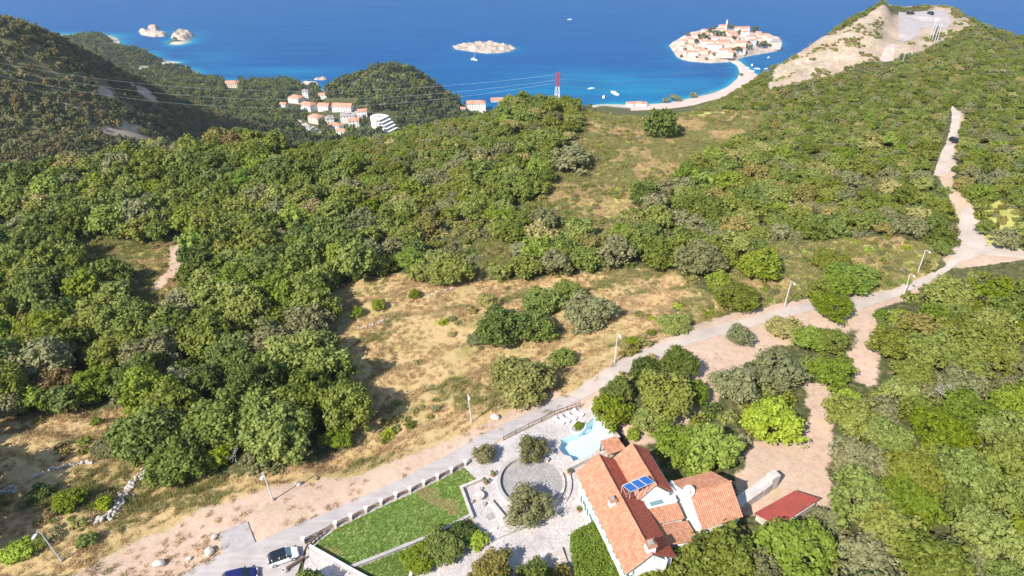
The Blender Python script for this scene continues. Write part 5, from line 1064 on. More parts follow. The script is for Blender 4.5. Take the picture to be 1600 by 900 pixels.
X = r.uniform(-130, 110, 210000); Y = r.uniform(45, 260, 210000); Z = TH(X, Y); u6, v6, d6 = proj(X, Y, Z)
inF = area([FIELD], u6, v6); inS = area(SCRUB, u6, v6); so6 = area(SOILS+[YARD], u6, v6); vg = area([SOILS[1]], u6, v6) & (vnoise(X, Y, 5, 77) > -.35); inn = (inF | inS | vg) & (~so6 | (r.rand(len(X)) < np.where(vg, .38, .04)) & ~area([YARD], u6, v6)) & (u6 > -50) & (u6 < 1650)
fz = ((Z-290)/1.7) % 1; ris = (fz > .1) & (fz < .9) & inF & (Z < 299); g6 = (vnoise(X, Y, 11, 70)+vnoise(X, Y, 4, 71)*.5)+.25*ris; dens = np.where(inF, .4+.5*vnoise(X, Y, 5, 72)+.5*ris, 1); inn &= r.rand(len(X)) < dens
X, Y, Z, g6, inS = X[inn], Y[inn], Z[inn], g6[inn], inS[inn]; isg = (g6+inS*.5 > .35) & (r.rand(len(X)) < .8); s6 = r.uniform(.6, 1.25, len(X))*np.where(isg, 1.25, 1)
gn_scatter('dry_grass', np.c_[X, Y, Z], np.c_[s6, s6, s6], r.rand(len(X))*6.28, isg*3+r.randint(0, 3, len(X)), [tuft(i, LM['straw']) for i in range(3)]+[tuft(9+i, LM['greengrass']) for i in range(3)], label='tall dry straw coloured grass with greener streaks over the terraced field', cat='grass')
print('tufts', len(X))
# ---------------------------------------------------------------- far houses
_wm = MB().box(-.5,.5,-.02,.02,-.6,.6)
_win = bpy.data.meshes.new('window'); _win.from_pydata([tuple(p) for p in _wm.v], [], _wm.f); _win.materials.append(M['glass'])
def far_house(name, p, w, d, h, rz, label, group=None, cat='house', roof='gable', wm='white', rm='farroof', wins=True, sink=3, rh=None):
    r = empty(name, p, rz, label, cat, group); MB().box(-w/2, w/2, -d/2, d/2, -sink, h).build('wall', M[wm], r); e = .5; rh = rh or d*.22
    x, y = w/2+e, d/2+e
    if roof == 'gable': MB().add([(-x,-y,h-.05),(x,-y,h-.05),(x,y,h-.05),(-x,y,h-.05),(-x,0,h+rh),(x,0,h+rh)], [(0,1,5,4),(2,3,4,5),(0,4,3),(1,2,5),(3,2,1,0)]).build('roof', M[rm], r)
    elif roof == 'hip': MB().add([(-x,-y,h-.05),(x,-y,h-.05),(x,y,h-.05),(-x,y,h-.05),(-x+y*.8,0,h+rh),(x-y*.8,0,h+rh)], [(0,1,5,4),(2,3,4,5),(0,4,3),(1,2,5),(3,2,1,0)]).build('roof', M[rm], r)
    else: MB().box(-x,x,-y,y,h+.01,h+.5).box(-w*.2,w*.15,-d*.2,d*.2,h+.51,h+2.2).build('roof', M['concrete'], r)
    if wins:
        fl = max(1, int(h/3)); n = max(2, int(w/3.6))
        for f in range(fl):
            for i in range(n): o = obj('window', _win, r, (-w/2+w*(i+.5)/n, -d/2-.02, (f+.55)*h/fl)); o.scale = (1.3, 1, 1.1)
            for i in range(max(1, int(d/4.5))): o = obj('window', _win, r, (-w/2-.02, -d/2+d*(i+.5)/max(1, int(d/4.5)), (f+.55)*h/fl), math.pi/2); o.scale = (1.3, 1, 1.1)
    return r
for i, (u, v, w, d, h, a, rf, lab) in enumerate(VH):
    x, y, z = hit(u, v, h*.5, tmin=650); k = px_r(u, v, x, y, z, 1); far_house('village_house', (x, y, z), w*k, d*k*1.05, h, a, lab, roof=rf, cat='house', wm='cream' if i in (11, 4) else 'white')
x, y, z = hit(478, 150, 7, tmin=650); far_house('tower_block', (x, y, z), 8, 8, 15, .1, 'narrow white tower block standing behind the long orange roofed block', roof='flat', cat='tower block')
# terraced white hotel
x, y, z = hit(597, 195, 6, tmin=650); ho = empty('hotel', (x, y, z), -.55, 'big white stepped hotel with dark balconies at the foot of the pine hill', 'hotel')
for i in range(5):
    xr = 15-i*3.4; arc_ = [(-4+11*math.cos(a), 10.0*math.sin(a)) for a in np.linspace(math.pi/2, math.pi*1.5, 15)]
    MB().prism(arc_+[(xr, -9.99), (xr, 9.99)], i*3.1-(3 if i == 0 else 0), i*3.1+3.05).build('storey', M['white'], ho); MB().box(xr+.01, xr+3.2, -9.5, 9.5, i*3.1+2.6, i*3.1+2.8).build('balcony_slab', M['white'], ho)
    for q in range(5): obj('window', _win, ho, (xr+.03, -7.6+q*3.8, i*3.1+1.3), math.pi/2).scale = (2.9, 1, 1.9)
    for q in range(3-i//2): obj('window', _win, ho, (0+q*4.4, -10.02, i*3.1+1.4)).scale = (1.6, 1, 1.2)
MB().box(-9,-3,-3,3,15.46,17.2).build('stair_head', M['white'], ho)
for px_ in ([(470,194),(500,212),(505,210),(478,192)], [(552,172),(560,186),(575,200),(580,197),(565,182),(557,170)], [(440,180),(470,197),(474,192),(446,176)]):
    sheet('village_street', [hit(*q, tmin=650)[:2] for q in px_], M['gravel'], .5, 8, 2)
# the little shore rocks by the village
for (u, v, s, lab) in [(484,132,10,'pale shore rocks below the left end of the pine hill'),(502,131,7,'small pale rock ledge at the water edge beside the pine hill'),(287,107,7,'pale rock at the waterline of the cove left of the shore')]:
    x, y, z = hit(u, v, tmin=650); a = [(x+s*1.6*math.cos(t_), y+s*.7*math.sin(t_)) for t_ in np.linspace(0, 6.28, 13)[:-1]]; zz0 = max(z, 0)
    mound('shore_rock', a, lambda X, Y, d: zz0+1+np.minimum(d*.8, 4)+vnoise(X, Y, 5, 14)*1.2, M['coastrock'], 26, label=lab, cat='rock')
# ---------------------------------------------------------------- islet town
TI = lambda X, Y: gsamp(IG, X, Y)
def hit_i(u, v, h):
    d = ray(u, v); d = d/np.linalg.norm(d); t_ = np.arange(1100, 1600, 1.0); X = d[0]*t_; Y = d[1]*t_; Zr = CAMZ+d[2]*t_; g = TI(X, Y)+h; k = int(np.argmax(Zr < g)); return (float(X[k]), float(Y[k]), float(g[k]-h))
IH = [(400,250,90),(660,180,90),(915,185,120),(1125,255,120),(985,270,110),(790,245,90),(520,322,130),(690,325,150),(420,392,110),(480,425,100),(710,408,170),(880,345,110),(1000,310,90),(340,300,60),(500,240,55),(370,445,110),(560,365,110),(900,405,60),(1055,295,90),(330,365,60),(600,285,70),(760,290,70),(480,200,45),(850,175,70),(250,380,60),(300,440,70),(640,370,80),(820,285,70),(930,230,80),(1070,230,60),(1180,285,70),(600,455,110),(440,300,60),(720,215,60),(270,320,60),(780,430,80),(850,400,60),(960,345,70),(1090,330,60)]
rr2 = random.Random(4)
PLC = ['on the left shore','in the lower left','in the middle','on the right','at the upper right']
for i, (a, b, w) in enumerate(IH):
    u, v = 1030+a/6.92, 20+b/6.92; x, y, z = hit_i(u, v, 3)
    if z < 0: continue
    wm_ = w/6.92*1.22*.95; col = 'farroof' if i % 3 else 'tile'
    far_house('islet_house', (x, y, z), wm_, rr2.uniform(8, 11), rr2.uniform(5, 8), rr2.uniform(-.3, .3)+.1, 'small orange roofed stone house crowded among others on the walled islet', 'crowded stone houses of the islet town', roof='gable' if i % 4 else 'hip', wm='cream' if i % 2 else 'white', wins=False, sink=6)
x, y, z = hit_i(1129, 43, 4); c_ = far_house('church', (x, y, z), 14, 9, 8, .1, 'small church with slim white bell tower on top of the islet', cat='church', roof='gable', wins=False, sink=6); MB().box(6,8.4,-1.5,1,-6,17).build('bell_tower', M['white'], c_); MB().add([(5.8,-1.7,17.02),(8.6,-1.7,17.02),(8.6,1.2,17.02),(5.8,1.2,17.02),(7.2,-.2,21)], [(0,1,4),(1,2,4),(2,3,4),(3,0,4),(3,2,1,0)]).build('spire', M['concrete'], c_)
x, y, z = hit_i(1210, 68, 4); far_house('islet_rampart', (x, y, max(z, 1)), 22, 16, 9, .08, 'big blank pale stone block at the right tip of the walled islet', cat='building', roof='flat', wm='cream', wins=False, sink=6)
x, y, z = hit_i(1130, 88, 3); wall('islet_wall', [(x-14, y-4), (x+16, y-2)], 3, 9, M['cream'], 'blank pale town wall of the islet facing the sand bar', z=max(z, 1))
IT = [(600,150,9),(570,190,8),(545,200,6),(760,165,8),(820,160,7),(1040,190,9),(1020,205,6),(640,230,9),(600,240,8),(690,245,8),(480,260,8),(400,330,8),(660,375,6),(800,290,8),(960,340,7),(1090,340,9),(1120,355,9),(1140,340,6),(970,395,7),(820,420,9),(860,415,8),(900,400,6),(800,460,6),(590,465,6),(1290,350,5),(310,240,6),(440,260,7),(540,290,5),(870,215,6),(290,430,5),(1190,365,5),(830,230,6),(240,490,5),(510,505,4)]
for a, b, s in IT:
    x, y, z = hit_i(1030+a/6.92, 20+b/6.92, s*.5)
    if z > -1: tree('islet_tree', x, y, z, s*.85, s*1.5, 'pine', 'tall', 'dark rounded tree between the crowded houses of the walled islet', 'tree', 'dark trees on the walled islet', False)
rr3 = random.Random(8)
for i in range(34):
    a, b = rr3.uniform(180, 1150), rr3.uniform(170, 500); x, y, z = hit_i(1030+a/6.92, 20+b/6.92, 2)
    if z > 3: s_ = rr3.uniform(2.6, 5.2); tree('islet_tree', x, y, z, s_, s_*1.7, 'pine', 'tall', 'dark rounded tree between the crowded houses of the walled islet', 'tree', 'dark trees on the walled islet', False)
for i, (u, v) in enumerate([(1050,156),(1056,158),(1083,152),(1040,160),(1063,159),(1158,118)]):
    g_ = gsamp(BG, *[np.array(q) for q in P(u, v, 1)[:2]]); x, y, z = P(u, v, 1); s = 7 if i < 4 else 4
    tree('beach_tree', x, y, max(float(g_), .5), s, s*1.5, 'olive', 'tall', 'grey green tree behind the pale sandy beach', 'tree', 'grey green trees behind the sandy beach', False)
for i, (u, v, w) in enumerate([(984,162,10),(996,161,12),(1006,162,8)]):
    x, y, z = hit(u, v, 4, tmin=700); far_house('beach_house', (x, y, z), w, 9, 5, .1, ['left one of three pink roofs peeping over the crest by the beach','middle one of three pink roofs peeping over the crest by the beach','right one of three pink roofs peeping over the crest by the beach'][i], roof='gable', wins=False)
# ---------------------------------------------------------------- boats
def hull(mb, L, B, H):
    V = []; n = 9
    for i in range(n):
        f = i/(n-1); x = (f-.5)*L; w = B/2*(1-max(0, (f-.45)/.55)**2.2)*(.86+.14*min(1, f*4)) + .02; zt = H*(1+.35*f*f); V += [(x, -w, zt), (x, -w*.7, 0), (x, 0, -.3), (x, w*.7, 0), (x, w, zt)]
    F = [(5*i+k, 5*i+k+1, 5*i+k+6, 5*i+k+5) for i in range(n-1) for k in range(4)]+[(5*i+4, 5*i, 5*i+5, 5*i+9) for i in range(n-1)]+[(0,4,3,2,1)]
    return mb.add(V, F)
def boat(name, u, v, L, rz, sail, label):
    x, y, _ = P(u, v, 0); r = empty(name, (x, y, 0), rz, label, 'sailing boat' if sail else 'motor boat'); hull(MB(), L, L*.30, L*.11).build('hull', M['boat'], r)
    MB().box(-L*.15, L*.18, -L*.09, L*.09, L*.11, L*.20).build('cabin', M['boat'], r); MB().box(L*.181, L*.20, -L*.08, L*.08, L*.13, L*.19).build('windscreen', M['glass'], r)
    if sail: MB().tube([(L*.05,0,L*.1),(L*.05,0,L*1.35)], L*.012, 6).build('mast', M['boat'], r); MB().tube([(L*.05,0,L*.28),(-L*.38,0,L*.28)], L*.018, 6).build('boom', M['fabric'], r)
    return r
boat('sailing_boat', 741, 94, 14, -.5, True, 'white sailing boat anchored in front of the bare rocky islet')
boat('motor_boat', 890, 31, 11, .1, False, 'tiny white boat alone far out on the open sea'); boat('motor_boat', 924, 139, 12, .2, False, 'white boat in the turquoise bay right of the red and white pylon')
boat('motor_boat', 943, 152, 12, 1.4, False, 'white boat close above the crest in the turquoise bay'); boat('floating_jetty', 960, 147, 20, 2.1, False, 'long narrow white boat lying at a slant in the turquoise bay')
for u, v, L, a, lab in [(1167,107,11,.4,'white boat moored nearest the sand bar'),(1175,102,10,1.2,'uppermost of the white boats moored beside the sand bar'),(1183,108,11,-.3,'white boat in the middle of the mooring beside the sand bar'),(1197,108,8,.1,'small blue white boat moored nearest the cliff'),(1174,112,12,.0,'lowest white boat moored at the edge of the sand bar'),(1201,90,8,.8,'lone white boat near the right tip of the walled islet')]: boat('moored_boat', u, v, L, a, False, lab)
# ---------------------------------------------------------------- pylon and power lines
p0 = np.array(ray(872, 113)); k = 330/p0[1]; top = p0*k+[0, 0, CAMZ]; bz = float(TH(top[0], top[1])); py = empty('pylon', (top[0], top[1], bz), .3, 'slim red and white lattice power pylon rising behind the wooded crest', 'pylon'); Hh = top[2]-bz
def lat(z): f = z/Hh; return .45+(1-f)*2.2
nseg = 16
for i in range(nseg):
    z0, z1 = Hh*i/nseg, Hh*(i+1)/nseg; b = MB(); cs = [(-1,-1),(1,-1),(1,1),(-1,1)]
    for q in range(4):
        a, c2 = cs[q], cs[(q+1) % 4]; b.bar((a[0]*lat(z0), a[1]*lat(z0), z0), (a[0]*lat(z1), a[1]*lat(z1), z1), .15); b.bar((a[0]*lat(z0), a[1]*lat(z0), z0), (c2[0]*lat(z1), c2[1]*lat(z1), z1), .09); b.bar((a[0]*lat(z1), a[1]*lat(z1), z1), (c2[0]*lat(z1), c2[1]*lat(z1), z1), .09)
    b.build('lattice_section', M['redpaint'] if (nseg-i) % 4 in (1, 2) else M['white'], py)
for z in (Hh-1, Hh-3.2, Hh-5.4): MB().bar((-2.4,0,z),(2.4,0,z),.15).build('cross_arm', M['redpaint'], py)
M['wire'] = flat('dull_aluminium_wire', (.33,.35,.36), .4, .5, 0)
def wire(a, b, sag, label, r=.028):
    a, b = Vector(a), Vector(b); pts = [a.lerp(b, i/24)-Vector((0,0,sag*4*(i/24)*(1-i/24))) for i in range(25)]; tag(MB().tube(pts, r, 5, False).build('power_line', M['wire']), label, 'power line', 'power lines strung from the pylon')
T = Vector(top)
for i, (z, q) in enumerate([(0,0),(-2.2,3),(-4.4,-3)]):
    A_ = T+Vector((q, 0, z-1)); d1 = ray(-40, 90+i*9); d2 = ray(1300, 60+i*9)
    wire(Vector(np.array(d1)*430/d1[1])+Vector((0,0,CAMZ)), A_, 14+2*i, ['topmost thin bright wire crossing from the left mountain to the pylon','middle thin bright wire crossing from the left mountain to the pylon','lowest thin bright wire crossing from the left mountain to the pylon'][i])
    wire(A_, Vector(np.array(d2)*520/d2[1])+Vector((0,0,CAMZ)), 10+2*i, ['topmost thin bright wire crossing the bay right of the pylon','middle thin bright wire crossing the bay right of the pylon','lowest thin bright wire crossing the bay right of the pylon'][i])
# ---------------------------------------------------------------- street lamps
LP = [(97,877,(60,828),'nearest leaning street lamp in the dry grass at the lower left'),(427,783,(411,738),'street lamp standing in the verge above the driveway slab'),(737,660,(731,616),'street lamp at the lower edge of the dry field beside the boulder'),
      (960,568,(965,521),'street lamp beside the small bright bush, right of the wide yellow olive tree'),(1225,481,(1236,440),'street lamp between the rounded tree and the bright green tree on the track'),(1434,426,(1446,391),'street lamp left of the fork of the gravel tracks'),(1411,464,(1416,443),'short looking street lamp half sunk in bushes on the right side of the track')]
for u, v, (tu, tv), lab in LP:
    x, y, z = hit(u, v); d = ray(tu, tv)   # top: nearest point of the pixel's ray to the vertical
    k = (x*d[0]+y*d[1])/(d[0]**2+d[1]**2); H = float(np.clip(CAMZ+d[2]*k-z, 5.5, 9)); r = empty('street_lamp', (x, y, z), 0, lab, 'street lamp')
    tx, ty = d[0]*k-x, d[1]*k-y; L = math.hypot(tx, ty); tx, ty = (tx, ty) if L < 1.2 else (tx/L*1.2, ty/L*1.2)
    MB().tube([(0,0,-.3),(tx*.5,ty*.5,H*.5),(tx,ty,H)], [.11,.09,.07], 10).build('pole', M['galv'], r); MB().tube([(0,0,-.1),(0,0,.35)], .22, 10).build('base', M['concrete'], r)
    MB().tube([(tx,ty,H-.1),(tx+.1,ty-.3,H+.15),(tx+.2,ty-.95,H+.22)], .05, 8).build('arm', M['galv'], r)
    hd = MB().box(tx+.05,tx+.4,ty-1.5,ty-.85,H+.16,H+.30).build('lamp_head', M['galv'], r); MB().box(tx+.09,tx+.36,ty-1.45,ty-.95,H+.12,H+.157).build('lens', M['lens'], hd)
x, y, z = hit(1409, 101); r = empty('street_lamp', (x, y, z), 0, 'far small lamp post below the concrete parking on the knoll', 'street lamp'); MB().tube([(0,0,-.3),(0,0,4.6)], .09, 8).build('pole', M['galv'], r); MB().box(-.5,.5,-.3,.1,4.6,4.75).build('lamp_head', M['galv'], r)
# steel ramp frame below the parking
a = hit(1458, 64, .3); b_ = hit(1466, 40, .8); r = empty('steel_stair', a, 0, 'white railed steel stair below the concrete parking on the knoll', 'stair'); A_ = Vector((0,0,.2)); B_ = Vector(b_)-Vector(a)+Vector((0,0,1.2)); d = (B_-A_).normalized(); s = Vector((d.y, -d.x, 0)).normalized()
for k in (-1.6, -.6, .6, 1.6): MB().bar(A_+s*k, B_+s*k, .18, .2).build('stringer', M['white'], r); MB().bar(A_+s*k+Vector((0,0,1)), B_+s*k+Vector((0,0,1)), .1).build('handrail', M['white'], r)
for i in range(22): c_ = A_.lerp(B_, (i+.5)/22); MB().bar(c_-s*.5, c_+s*.5, .45, .06).build('tread', M['iron'], r)
x, y, z = hit(1462, 37); r = empty('round_sign', (x, y, z), .2, 'white framed sign standing at the near edge of the concrete parking', 'sign'); MB().box(-.05,.05,-.05,.05,0,1.2).build('post', M['galv'], r); MB().box(-1.1,1.1,-.04,.04,1.21,2.6).build('board', M['white'], r)
x, y, z = hit(1452, 8); r = tag(MB().box(-1.6,1.6,-2,2,-1,3).build('pillar_base', M['white'], None, (x, y+4, z)), 'pale stone plinth on the highest point of the knoll', 'plinth')
# ---------------------------------------------------------------- cars
def car(name, p, rz, paint, label, L=3.9, Wd=1.7, Hc=1.5, roof='glass', screen='paleglass'):
    r = empty(name, p, rz, label, 'car')
    xs = [-.5,-.485,-.44,-.30,-.10,.12,.27,.40,.47,.5]; top = [.55,.78,.90,.93,.92,.90,.86,.76,.66,.50]; hw = [.38,.44,.48,.5,.5,.5,.495,.47,.42,.34]
    V = []; F = []; n = 12
    for x, t_, w in zip(xs, top, hw):
        w = w*Wd; zb = .22 if abs(x) < .46 else .32
        for y, z in [(-w*.9,zb),(-w,zb+.12),(-w,t_-.18),(-w*.97,t_-.07),(-w*.85,t_),(-w*.3,t_+.015),(w*.3,t_+.015),(w*.85,t_),(w*.97,t_-.07),(w,t_-.18),(w,zb+.12),(w*.9,zb)]: V.append((x*L, y, z))
    for i in range(len(xs)-1):
        for k in range(n): F.append((i*n+k, i*n+(k+1) % n, (i+1)*n+(k+1) % n, (i+1)*n+k))
    F += [tuple(range(n-1,-1,-1)), tuple((len(xs)-1)*n+k for k in range(n))]
    MB().add(V, F).build('body', M[paint], r, smooth=False)
    b = MB(); cab = [(-.47,.93,.44),(-.38,Hc-.06,.36),(-.30,Hc,.36),(.02,Hc,.37),(.10,Hc-.05,.37),(.27,.88,.44)]; V = []; F = []
    for x, z, w in cab: V += [(x*L,-w*Wd*(1.06 if z < 1 else 1),z),(x*L,-w*Wd*.8,z+.03),(x*L,w*Wd*.8,z+.03),(x*L,w*Wd*(1.06 if z < 1 else 1),z)]
    V0 = [(x*L, s*Wd*.455, .9) for x, z, w in cab for s in (-1, 1)]
    for i in range(5):
        for k in range(3): F.append((4*i+k, 4*i+k+1, 4*i+k+5, 4*i+k+4))
        a = 24+2*i; F += [(4*i, 4*i+4, a+2, a), (4*i+3, a+1, a+3, 4*i+7)]
    b.add(V+V0, F).build('cabin_glass', M['glass'], r)
    rf = MB(); q = [cab[1], cab[2], cab[3], cab[4]]
    V = [(x*L, s*w*Wd*.97, z+.055) for x, z, w in q for s in (-1, 1)]; rf.add(V+[(v_[0], v_[1], v_[2]-.03) for v_ in V], [(0,1,3,2),(2,3,5,4),(4,5,7,6),(8,10,11,9),(10,12,13,11),(12,14,15,13),(0,2,10,8),(2,4,12,10),(4,6,14,12),(1,9,11,3),(3,11,13,5),(5,13,15,7),(0,8,9,1),(6,7,15,14)]).build('roof', M['glass' if roof == 'glass' else paint], r)
    c4, c5 = cab[4], cab[5]; MB().add([(c4[0]*L+.03,-c4[2]*Wd*.9,c4[1]+.03),(c4[0]*L+.03,c4[2]*Wd*.9,c4[1]+.03),(c5[0]*L,c5[2]*Wd*.95,c5[1]+.04),(c5[0]*L,-c5[2]*Wd*.95,c5[1]+.04)], [(0,1,2,3)]).build('windscreen', M[screen], r)
    for x, z, w in ((-.36,1.15,.42),(-.12,1.18,.42),(.12,1.12,.42)):
        for s in (-1,1): MB().bar((x*L, s*w*Wd*.985, .92), (x*L*.97, s*.378*Wd, Hc-.02), .07, .05).build('pillar', M[paint], r)
    for x in (-.31, .31):
        for s in (-1, 1):
            w_ = MB().tube([(x*L, s*Wd*.40, .32), (x*L, s*Wd*.505, .32)], .32, 18).build('wheel', M['rubber'], r); MB().tube([(x*L, s*Wd*.50, .32), (x*L, s*Wd*.512, .32)], .2, 12).build('rim', M['silver'], w_)
    for s in (-1, 1):
        MB().box(.455*L,.478*L,s*.30*Wd-.16,s*.30*Wd+.16,.55,.69).build('headlight', M['lens'], r); MB().box(-.502*L,-.49*L,s*.34*Wd-.12,s*.34*Wd+.12,.62,.86).build('tail_light', M['redlens'], r)
        MB().box(.13*L,.17*L,s*.54*Wd-.09,s*.54*Wd+.09,.95,1.1).build('mirror', M[paint], r)
    return r
x, y, z = P(443, 871, 300.4); car('parked_car', (x, y, 300.08), math.radians(24), 'whitecar', 'white small hatchback with black roof parked beside the garden gate')
x, y, z = P(376, 903, 300.4); car('parked_car', (x, y, 300.08), math.radians(16), 'navycar', 'dark navy blue car cut off by the bottom edge', 4.4, 1.78, 1.45, 'body', 'glass')
x, y, z = hit(1490, 219, .6); car('distant_car', (x, y, z+.05), math.radians(80), 'darkcar', 'black car driving on the pale gravel path through the right hand wood', 4.2, 1.8, 1.6, 'body', 'glass')
x, y, z = hit(1423, 21, .6); car('distant_car', (x, y, z+.12), math.radians(12), 'darkcar', 'dark car parked at the left of the concrete parking on the knoll', 4.4, 1.8, 1.5, 'body', 'glass')
x, y, z = hit(1453.5, 21, .6); car('distant_car', (x, y, z+.12), math.radians(95), 'darkcar', 'grey black car parked at the right of the concrete parking on the knoll', 4.2, 1.8, 1.6, 'body', 'paleglass')
# ---------------------------------------------------------------- boulders, tumbled walls, dead wood, odds
def rock_mesh(seed, r_=1.0):
    bm = bmesh.new(); bmesh.ops.create_icosphere(bm, subdivisions=2, radius=r_); q = random.Random(seed); ax = [Vector((q.gauss(0,1), q.gauss(0,1), q.gauss(0,1))).normalized() for _ in range(7)]
    for v_ in bm.verts:
        for a in ax: 
            e = v_.co.dot(a); lim = .62*r_
            if e > lim: v_.co -= a*(e-lim)*.85
        v_.co *= 1+q.uniform(-.04, .04)
    me = bpy.data.meshes.new('rock'); bm.to_mesh(me); bm.free(); me.materials.append(M['stone']); return me
RM = [rock_mesh(i) for i in range(6)]
for i, (u, v, s, lab) in enumerate([(250,884,.85,'largest pale boulder at the left of the row in the dry verge'),(296,875,.45,'smallest pale boulder in the dry verge'),(329,864,.9,'pale boulder beside the corner of the driveway slab'),(336,842,.6,'pale boulder above the driveway slab edge'),(773,655,.9,'pale boulder on the road bank beside the street lamp'),(466,758,.6,'pale stone on the verge beside the dark ditch')]):
    x, y, z = hit(u, v); o = obj('boulder', RM[i % 6], None, (x, y, z+s*.35), random.random()*6, label=lab, cat='boulder'); o.scale = (s, s*.75, s*.65)
    if i < 5: pass
def tumbled(name, px_, n, spread, s0, s1, label):
    w = [hit(u, v) for u, v in px_]; k = random.Random(len(px_)*7+n); bm = bmesh.new(); seg = [math.hypot(w[i+1][0]-w[i][0], w[i+1][1]-w[i][1]) for i in range(len(w)-1)]; T_ = sum(seg)
    for i in range(n):
        d = k.random()*T_; j = 0
        while d > seg[j] and j < len(seg)-1: d -= seg[j]; j += 1
        f = d/seg[j]; x = w[j][0]+(w[j+1][0]-w[j][0])*f+k.gauss(0, spread); y = w[j][1]+(w[j+1][1]-w[j][1])*f+k.gauss(0, spread); s = k.uniform(s0, s1)
        nv = len(bm.verts); bm.from_mesh(RM[i % 6]); bm.verts.ensure_lookup_table(); Mx = Matrix.Translation((x, y, float(TH(x, y))+k.random()*.5*max(0, 1-abs(k.gauss(0, 1))*.5)+s*.2)) @ Matrix.Rotation(k.random()*6, 4, 'Z') @ Matrix.Diagonal((s, s*.8, s*.6, 1))
        for v_ in bm.verts[nv:]: v_.co = Mx @ v_.co
    me = bpy.data.meshes.new(name); bm.to_mesh(me); bm.free(); me.materials.append(M['stone']); return obj(name, me, label=label, cat='stone wall', kind='stuff')
tumbled('tumbled_stone_wall', [(222,742),(205,760),(190,785),(175,808),(150,815)], 170, .35, .14, .42, 'tumbled dry stone wall running down through the lower dry grass')
tumbled('curved_stone_wall', [(52,750),(75,738),(110,728),(145,724)], 110, .15, .12, .3, 'curved low dry stone wall in the lower left dry grass')
tumbled('terrace_stone_wall', [(196,716),(222,706)], 30, .12, .12, .28, 'short piece of dry stone wall below the grey shrub')
tumbled('terrace_edge_stones', [(560,515),(580,510),(610,500)], 60, .25, .12, .3, 'line of half buried stones on a terrace edge in the dry field')
tumbled('field_stones', [(668,465),(690,457),(710,452)], 40, .2, .12, .3, 'pale flat stones along the upper terrace edge of the dry field')
tumbled('path_side_stones', [(0,362),(30,358),(55,357)], 60, .3, .2, .45, 'pale line of stones at the left frame edge in the wood')
tumbled('left_edge_stones', [(0,775),(18,765),(25,770)], 35, .3, .15, .4, 'heap of pale stones at the left frame edge of the dry grass')
def dead(u, v, H, seed, label):
    x, y, z = hit(u, v); q = random.Random(seed); b = MB()
    def br(p, d, L, r_, n):
        e = p+d*L; b.tube([p, p.lerp(e, .5)+Vector((q.uniform(-.05,.05), q.uniform(-.05,.05), 0))*L, e], [r_, r_*.8, r_*.55], 5, False)
        if n: 
            for _ in range(4): br(e, (d+Vector((q.gauss(0,.65), q.gauss(0,.65), q.gauss(0,.35)))).normalized(), L*.68, r_*.55, n-1)
    br(Vector((0,0,-.2)), Vector((0,0,1)), H*.3, H*.025, 3); tag(b.build('dead_tree', M['deadwood'], None, (x, y, z)), label, 'dead tree')
M['deadwood'] = mat('bleached_dead_wood', (.42,.39,.35), (.32,.29,.26), 3)
dead(370, 722, 4.5, 1, 'bare grey dead branches beside the yellow green bush'); dead(1358, 705, 5.5, 2, 'bleached dead tree at the right edge of the bare yard'); dead(992, 298, 4, 4, 'pale bare branches at the lower edge of the upper clearing')
dead(1475, 640, 7, 5, 'bleached bare limbs in the middle of the lower right wood')
x, y, z = P(460, 886, 300); tag(MB().bar((-1.3,-.7,.5),(1.3,.9,.5),.3,.16).box(-1,-.8,-.6,-.4,0,.45).box(.8,1,.4,.6,0,.45).build('timber_bench', M['wood'], None, (x, y, 300.08), .15), 'dark timber bench beside the white hatchback', 'bench')
x, y, z = P(446, 893, 300); tag(obj('boulder', RM[2], None, (x, y, 300.3), 1), 'dark rounded stone at the foot of the timber bench', 'boulder').scale = (.6,.45,.4)
st = P(868, 862, 300); r = empty('stone_steps', (st[0], st[1], 300), HA, 'shaded flight of stone steps beside the vine pergola', 'steps')
for i in range(9): MB().box(-.9,.9,-i*.38-.36,-i*.38,-.05,.1+.11+.13*(8-i)/3).build('step', M['stone'], r)
for u, v, hh, kd, lb in [(487,925,4,'dark','tree just below the bottom edge left of the lower lawn'),(815,985,9,'green','tall tree below the bottom edge in front of the paved terrace'),(860,990,8,'dark','tall dark tree below the bottom edge beside the pergola')]:
    x, y, _ = P(u, v, 300); tree('broadleaf_tree', x, y, 300, hh*.5, hh, kd, 'mid', lb)
# two flower pots etc. on the terrace
M['pot'] = mat('terracotta_pot', (.45,.20,.12), (.38,.16,.09), 3)
for i, (u, v, lab) in enumerate([(759,757,'potted plant standing right of the barbecue wall'),(905,800,'potted plant at the foot of the mint front wall'),(889,742,'potted plant at the gap of the ring wall beside the house'),(770,745,'potted plant left of the ring wall')]):
    x, y, _ = P(u, v, 300); r = empty('potted_plant', (x, y, 300.08), 0, lab, 'potted plant'); MB().tube([(0,0,0),(0,0,.45)], [.2,.3], 12).build('pot', M['pot'], r); o = obj('foliage', proto_mesh('low', 'green', i % 3), r, (0,0,.75)); o.scale = (.45,.45,.45)

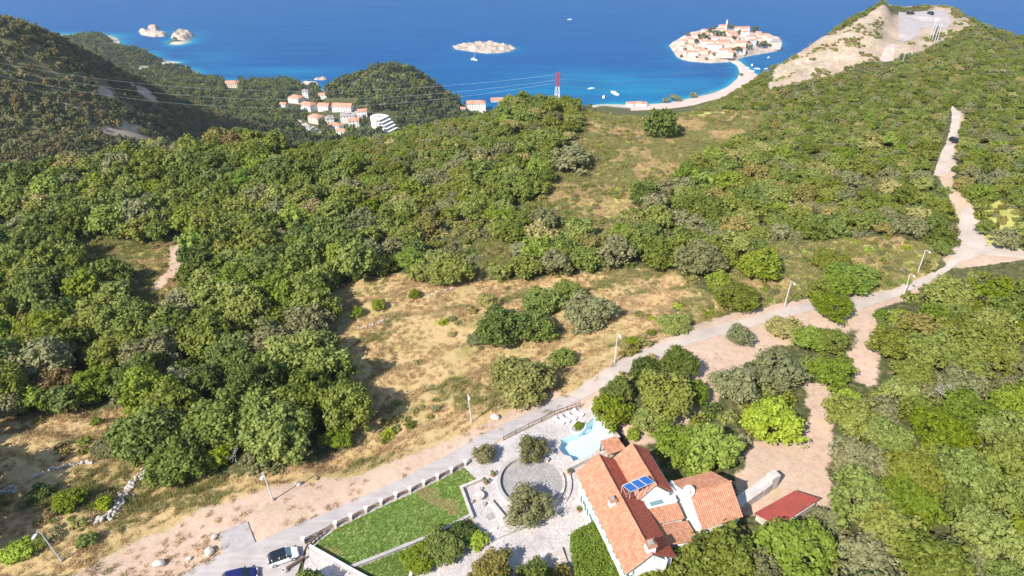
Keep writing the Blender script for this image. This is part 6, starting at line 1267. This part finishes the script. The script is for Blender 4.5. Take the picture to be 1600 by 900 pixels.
# short blades over the lawn
q = np.random.RandomState(33); A = np.array(LW+LW2); X = q.uniform(A[:,0].min(), A[:,0].max(), 26000); Y = q.uniform(A[:,1].min(), A[:,1].max(), 26000); k = inpoly(X, Y, LW) | inpoly(X, Y, LW2); X, Y = X[k], Y[k]
dryp = vnoise(X, Y, 4, 90)+vnoise(X, Y, 1.6, 91)*.6 > .80; LM['turf'] = leafmat('turf_blades', [(.12,.20,.035),(.17,.26,.055),(.23,.31,.08),(.30,.34,.11)], .2); s_ = q.uniform(.14, .30, len(X))
gn_scatter('lawn_blades', np.c_[X, Y, np.full(len(X), 300.16)], np.c_[s_*1.3, s_*1.3, s_], q.rand(len(X))*6.28, dryp*2+q.randint(0, 2, len(X)), [tuft(i+40, LM['turf']) for i in range(2)]+[tuft(i+50, LM['straw']) for i in range(2)], label='short uneven grass blades of the garden lawn', cat='grass')
# ---------------------------------------------------------------- the hillside itself, last, so that it clears sheets and holes
HZ = 0.00007
def build_terrain():
    Zm = Zt.copy()
    for poly in SHEETS:
        a = np.array(poly); s = (MX > a[:,0].min()) & (MX < a[:,0].max()) & (MY > a[:,1].min()) & (MY < a[:,1].max())
        Zm -= .16*(inpoly(MX, MY, poly) & s)*(Zm > Zt-.1)
    for poly, dz in HOLES: Zm -= dz*inpoly(MX, MY, poly)
    ny, nx = Zm.shape; ii = np.arange(ny*nx).reshape(ny, nx); V = np.c_[MX.ravel(), MY.ravel(), Zm.ravel()]
    F = np.stack([ii[:-1,:-1], ii[:-1,1:], ii[1:,1:], ii[1:,:-1]], -1).reshape(-1, 4)
    me = mesh_np('hillside', V, F, [M['ground']], True)
    z1 = np.stack([aField, aSoil, aScrub, 0*aSoil+1], -1); z2 = np.stack([aRock, aShore, aMtn+0*aSoil, 0*aSoil+1], -1)
    for n, z in (('zone', z1), ('zone2', z2)):
        a = me.attributes.new(n, 'FLOAT_COLOR', 'POINT'); a.data.foreach_set('color', z.astype(np.float32).ravel())
    return obj('hillside', me, kind='structure')
build_terrain()
if HZ:
    m = bpy.data.materials.new('sea_haze'); m.use_nodes = True; t = m.node_tree; t.nodes.clear(); o_ = t.nodes.new('ShaderNodeOutputMaterial'); v_ = t.nodes.new('ShaderNodeVolumePrincipled')
    v_.inputs['Density'].default_value = HZ; v_.inputs['Color'].default_value = (.80,.88,1,1); v_.inputs['Anisotropy'].default_value = .2; t.links.new(v_.outputs[0], o_.inputs['Volume'])
    b = MB().box(-31000, 31000, -2500, 61000, -12, 450); o = b.build('haze', m); o['kind'] = 'stuff'; o['label'] = 'thin blue sea haze over the whole coast'; o['category'] = 'haze'; o.display_type = 'WIRE'
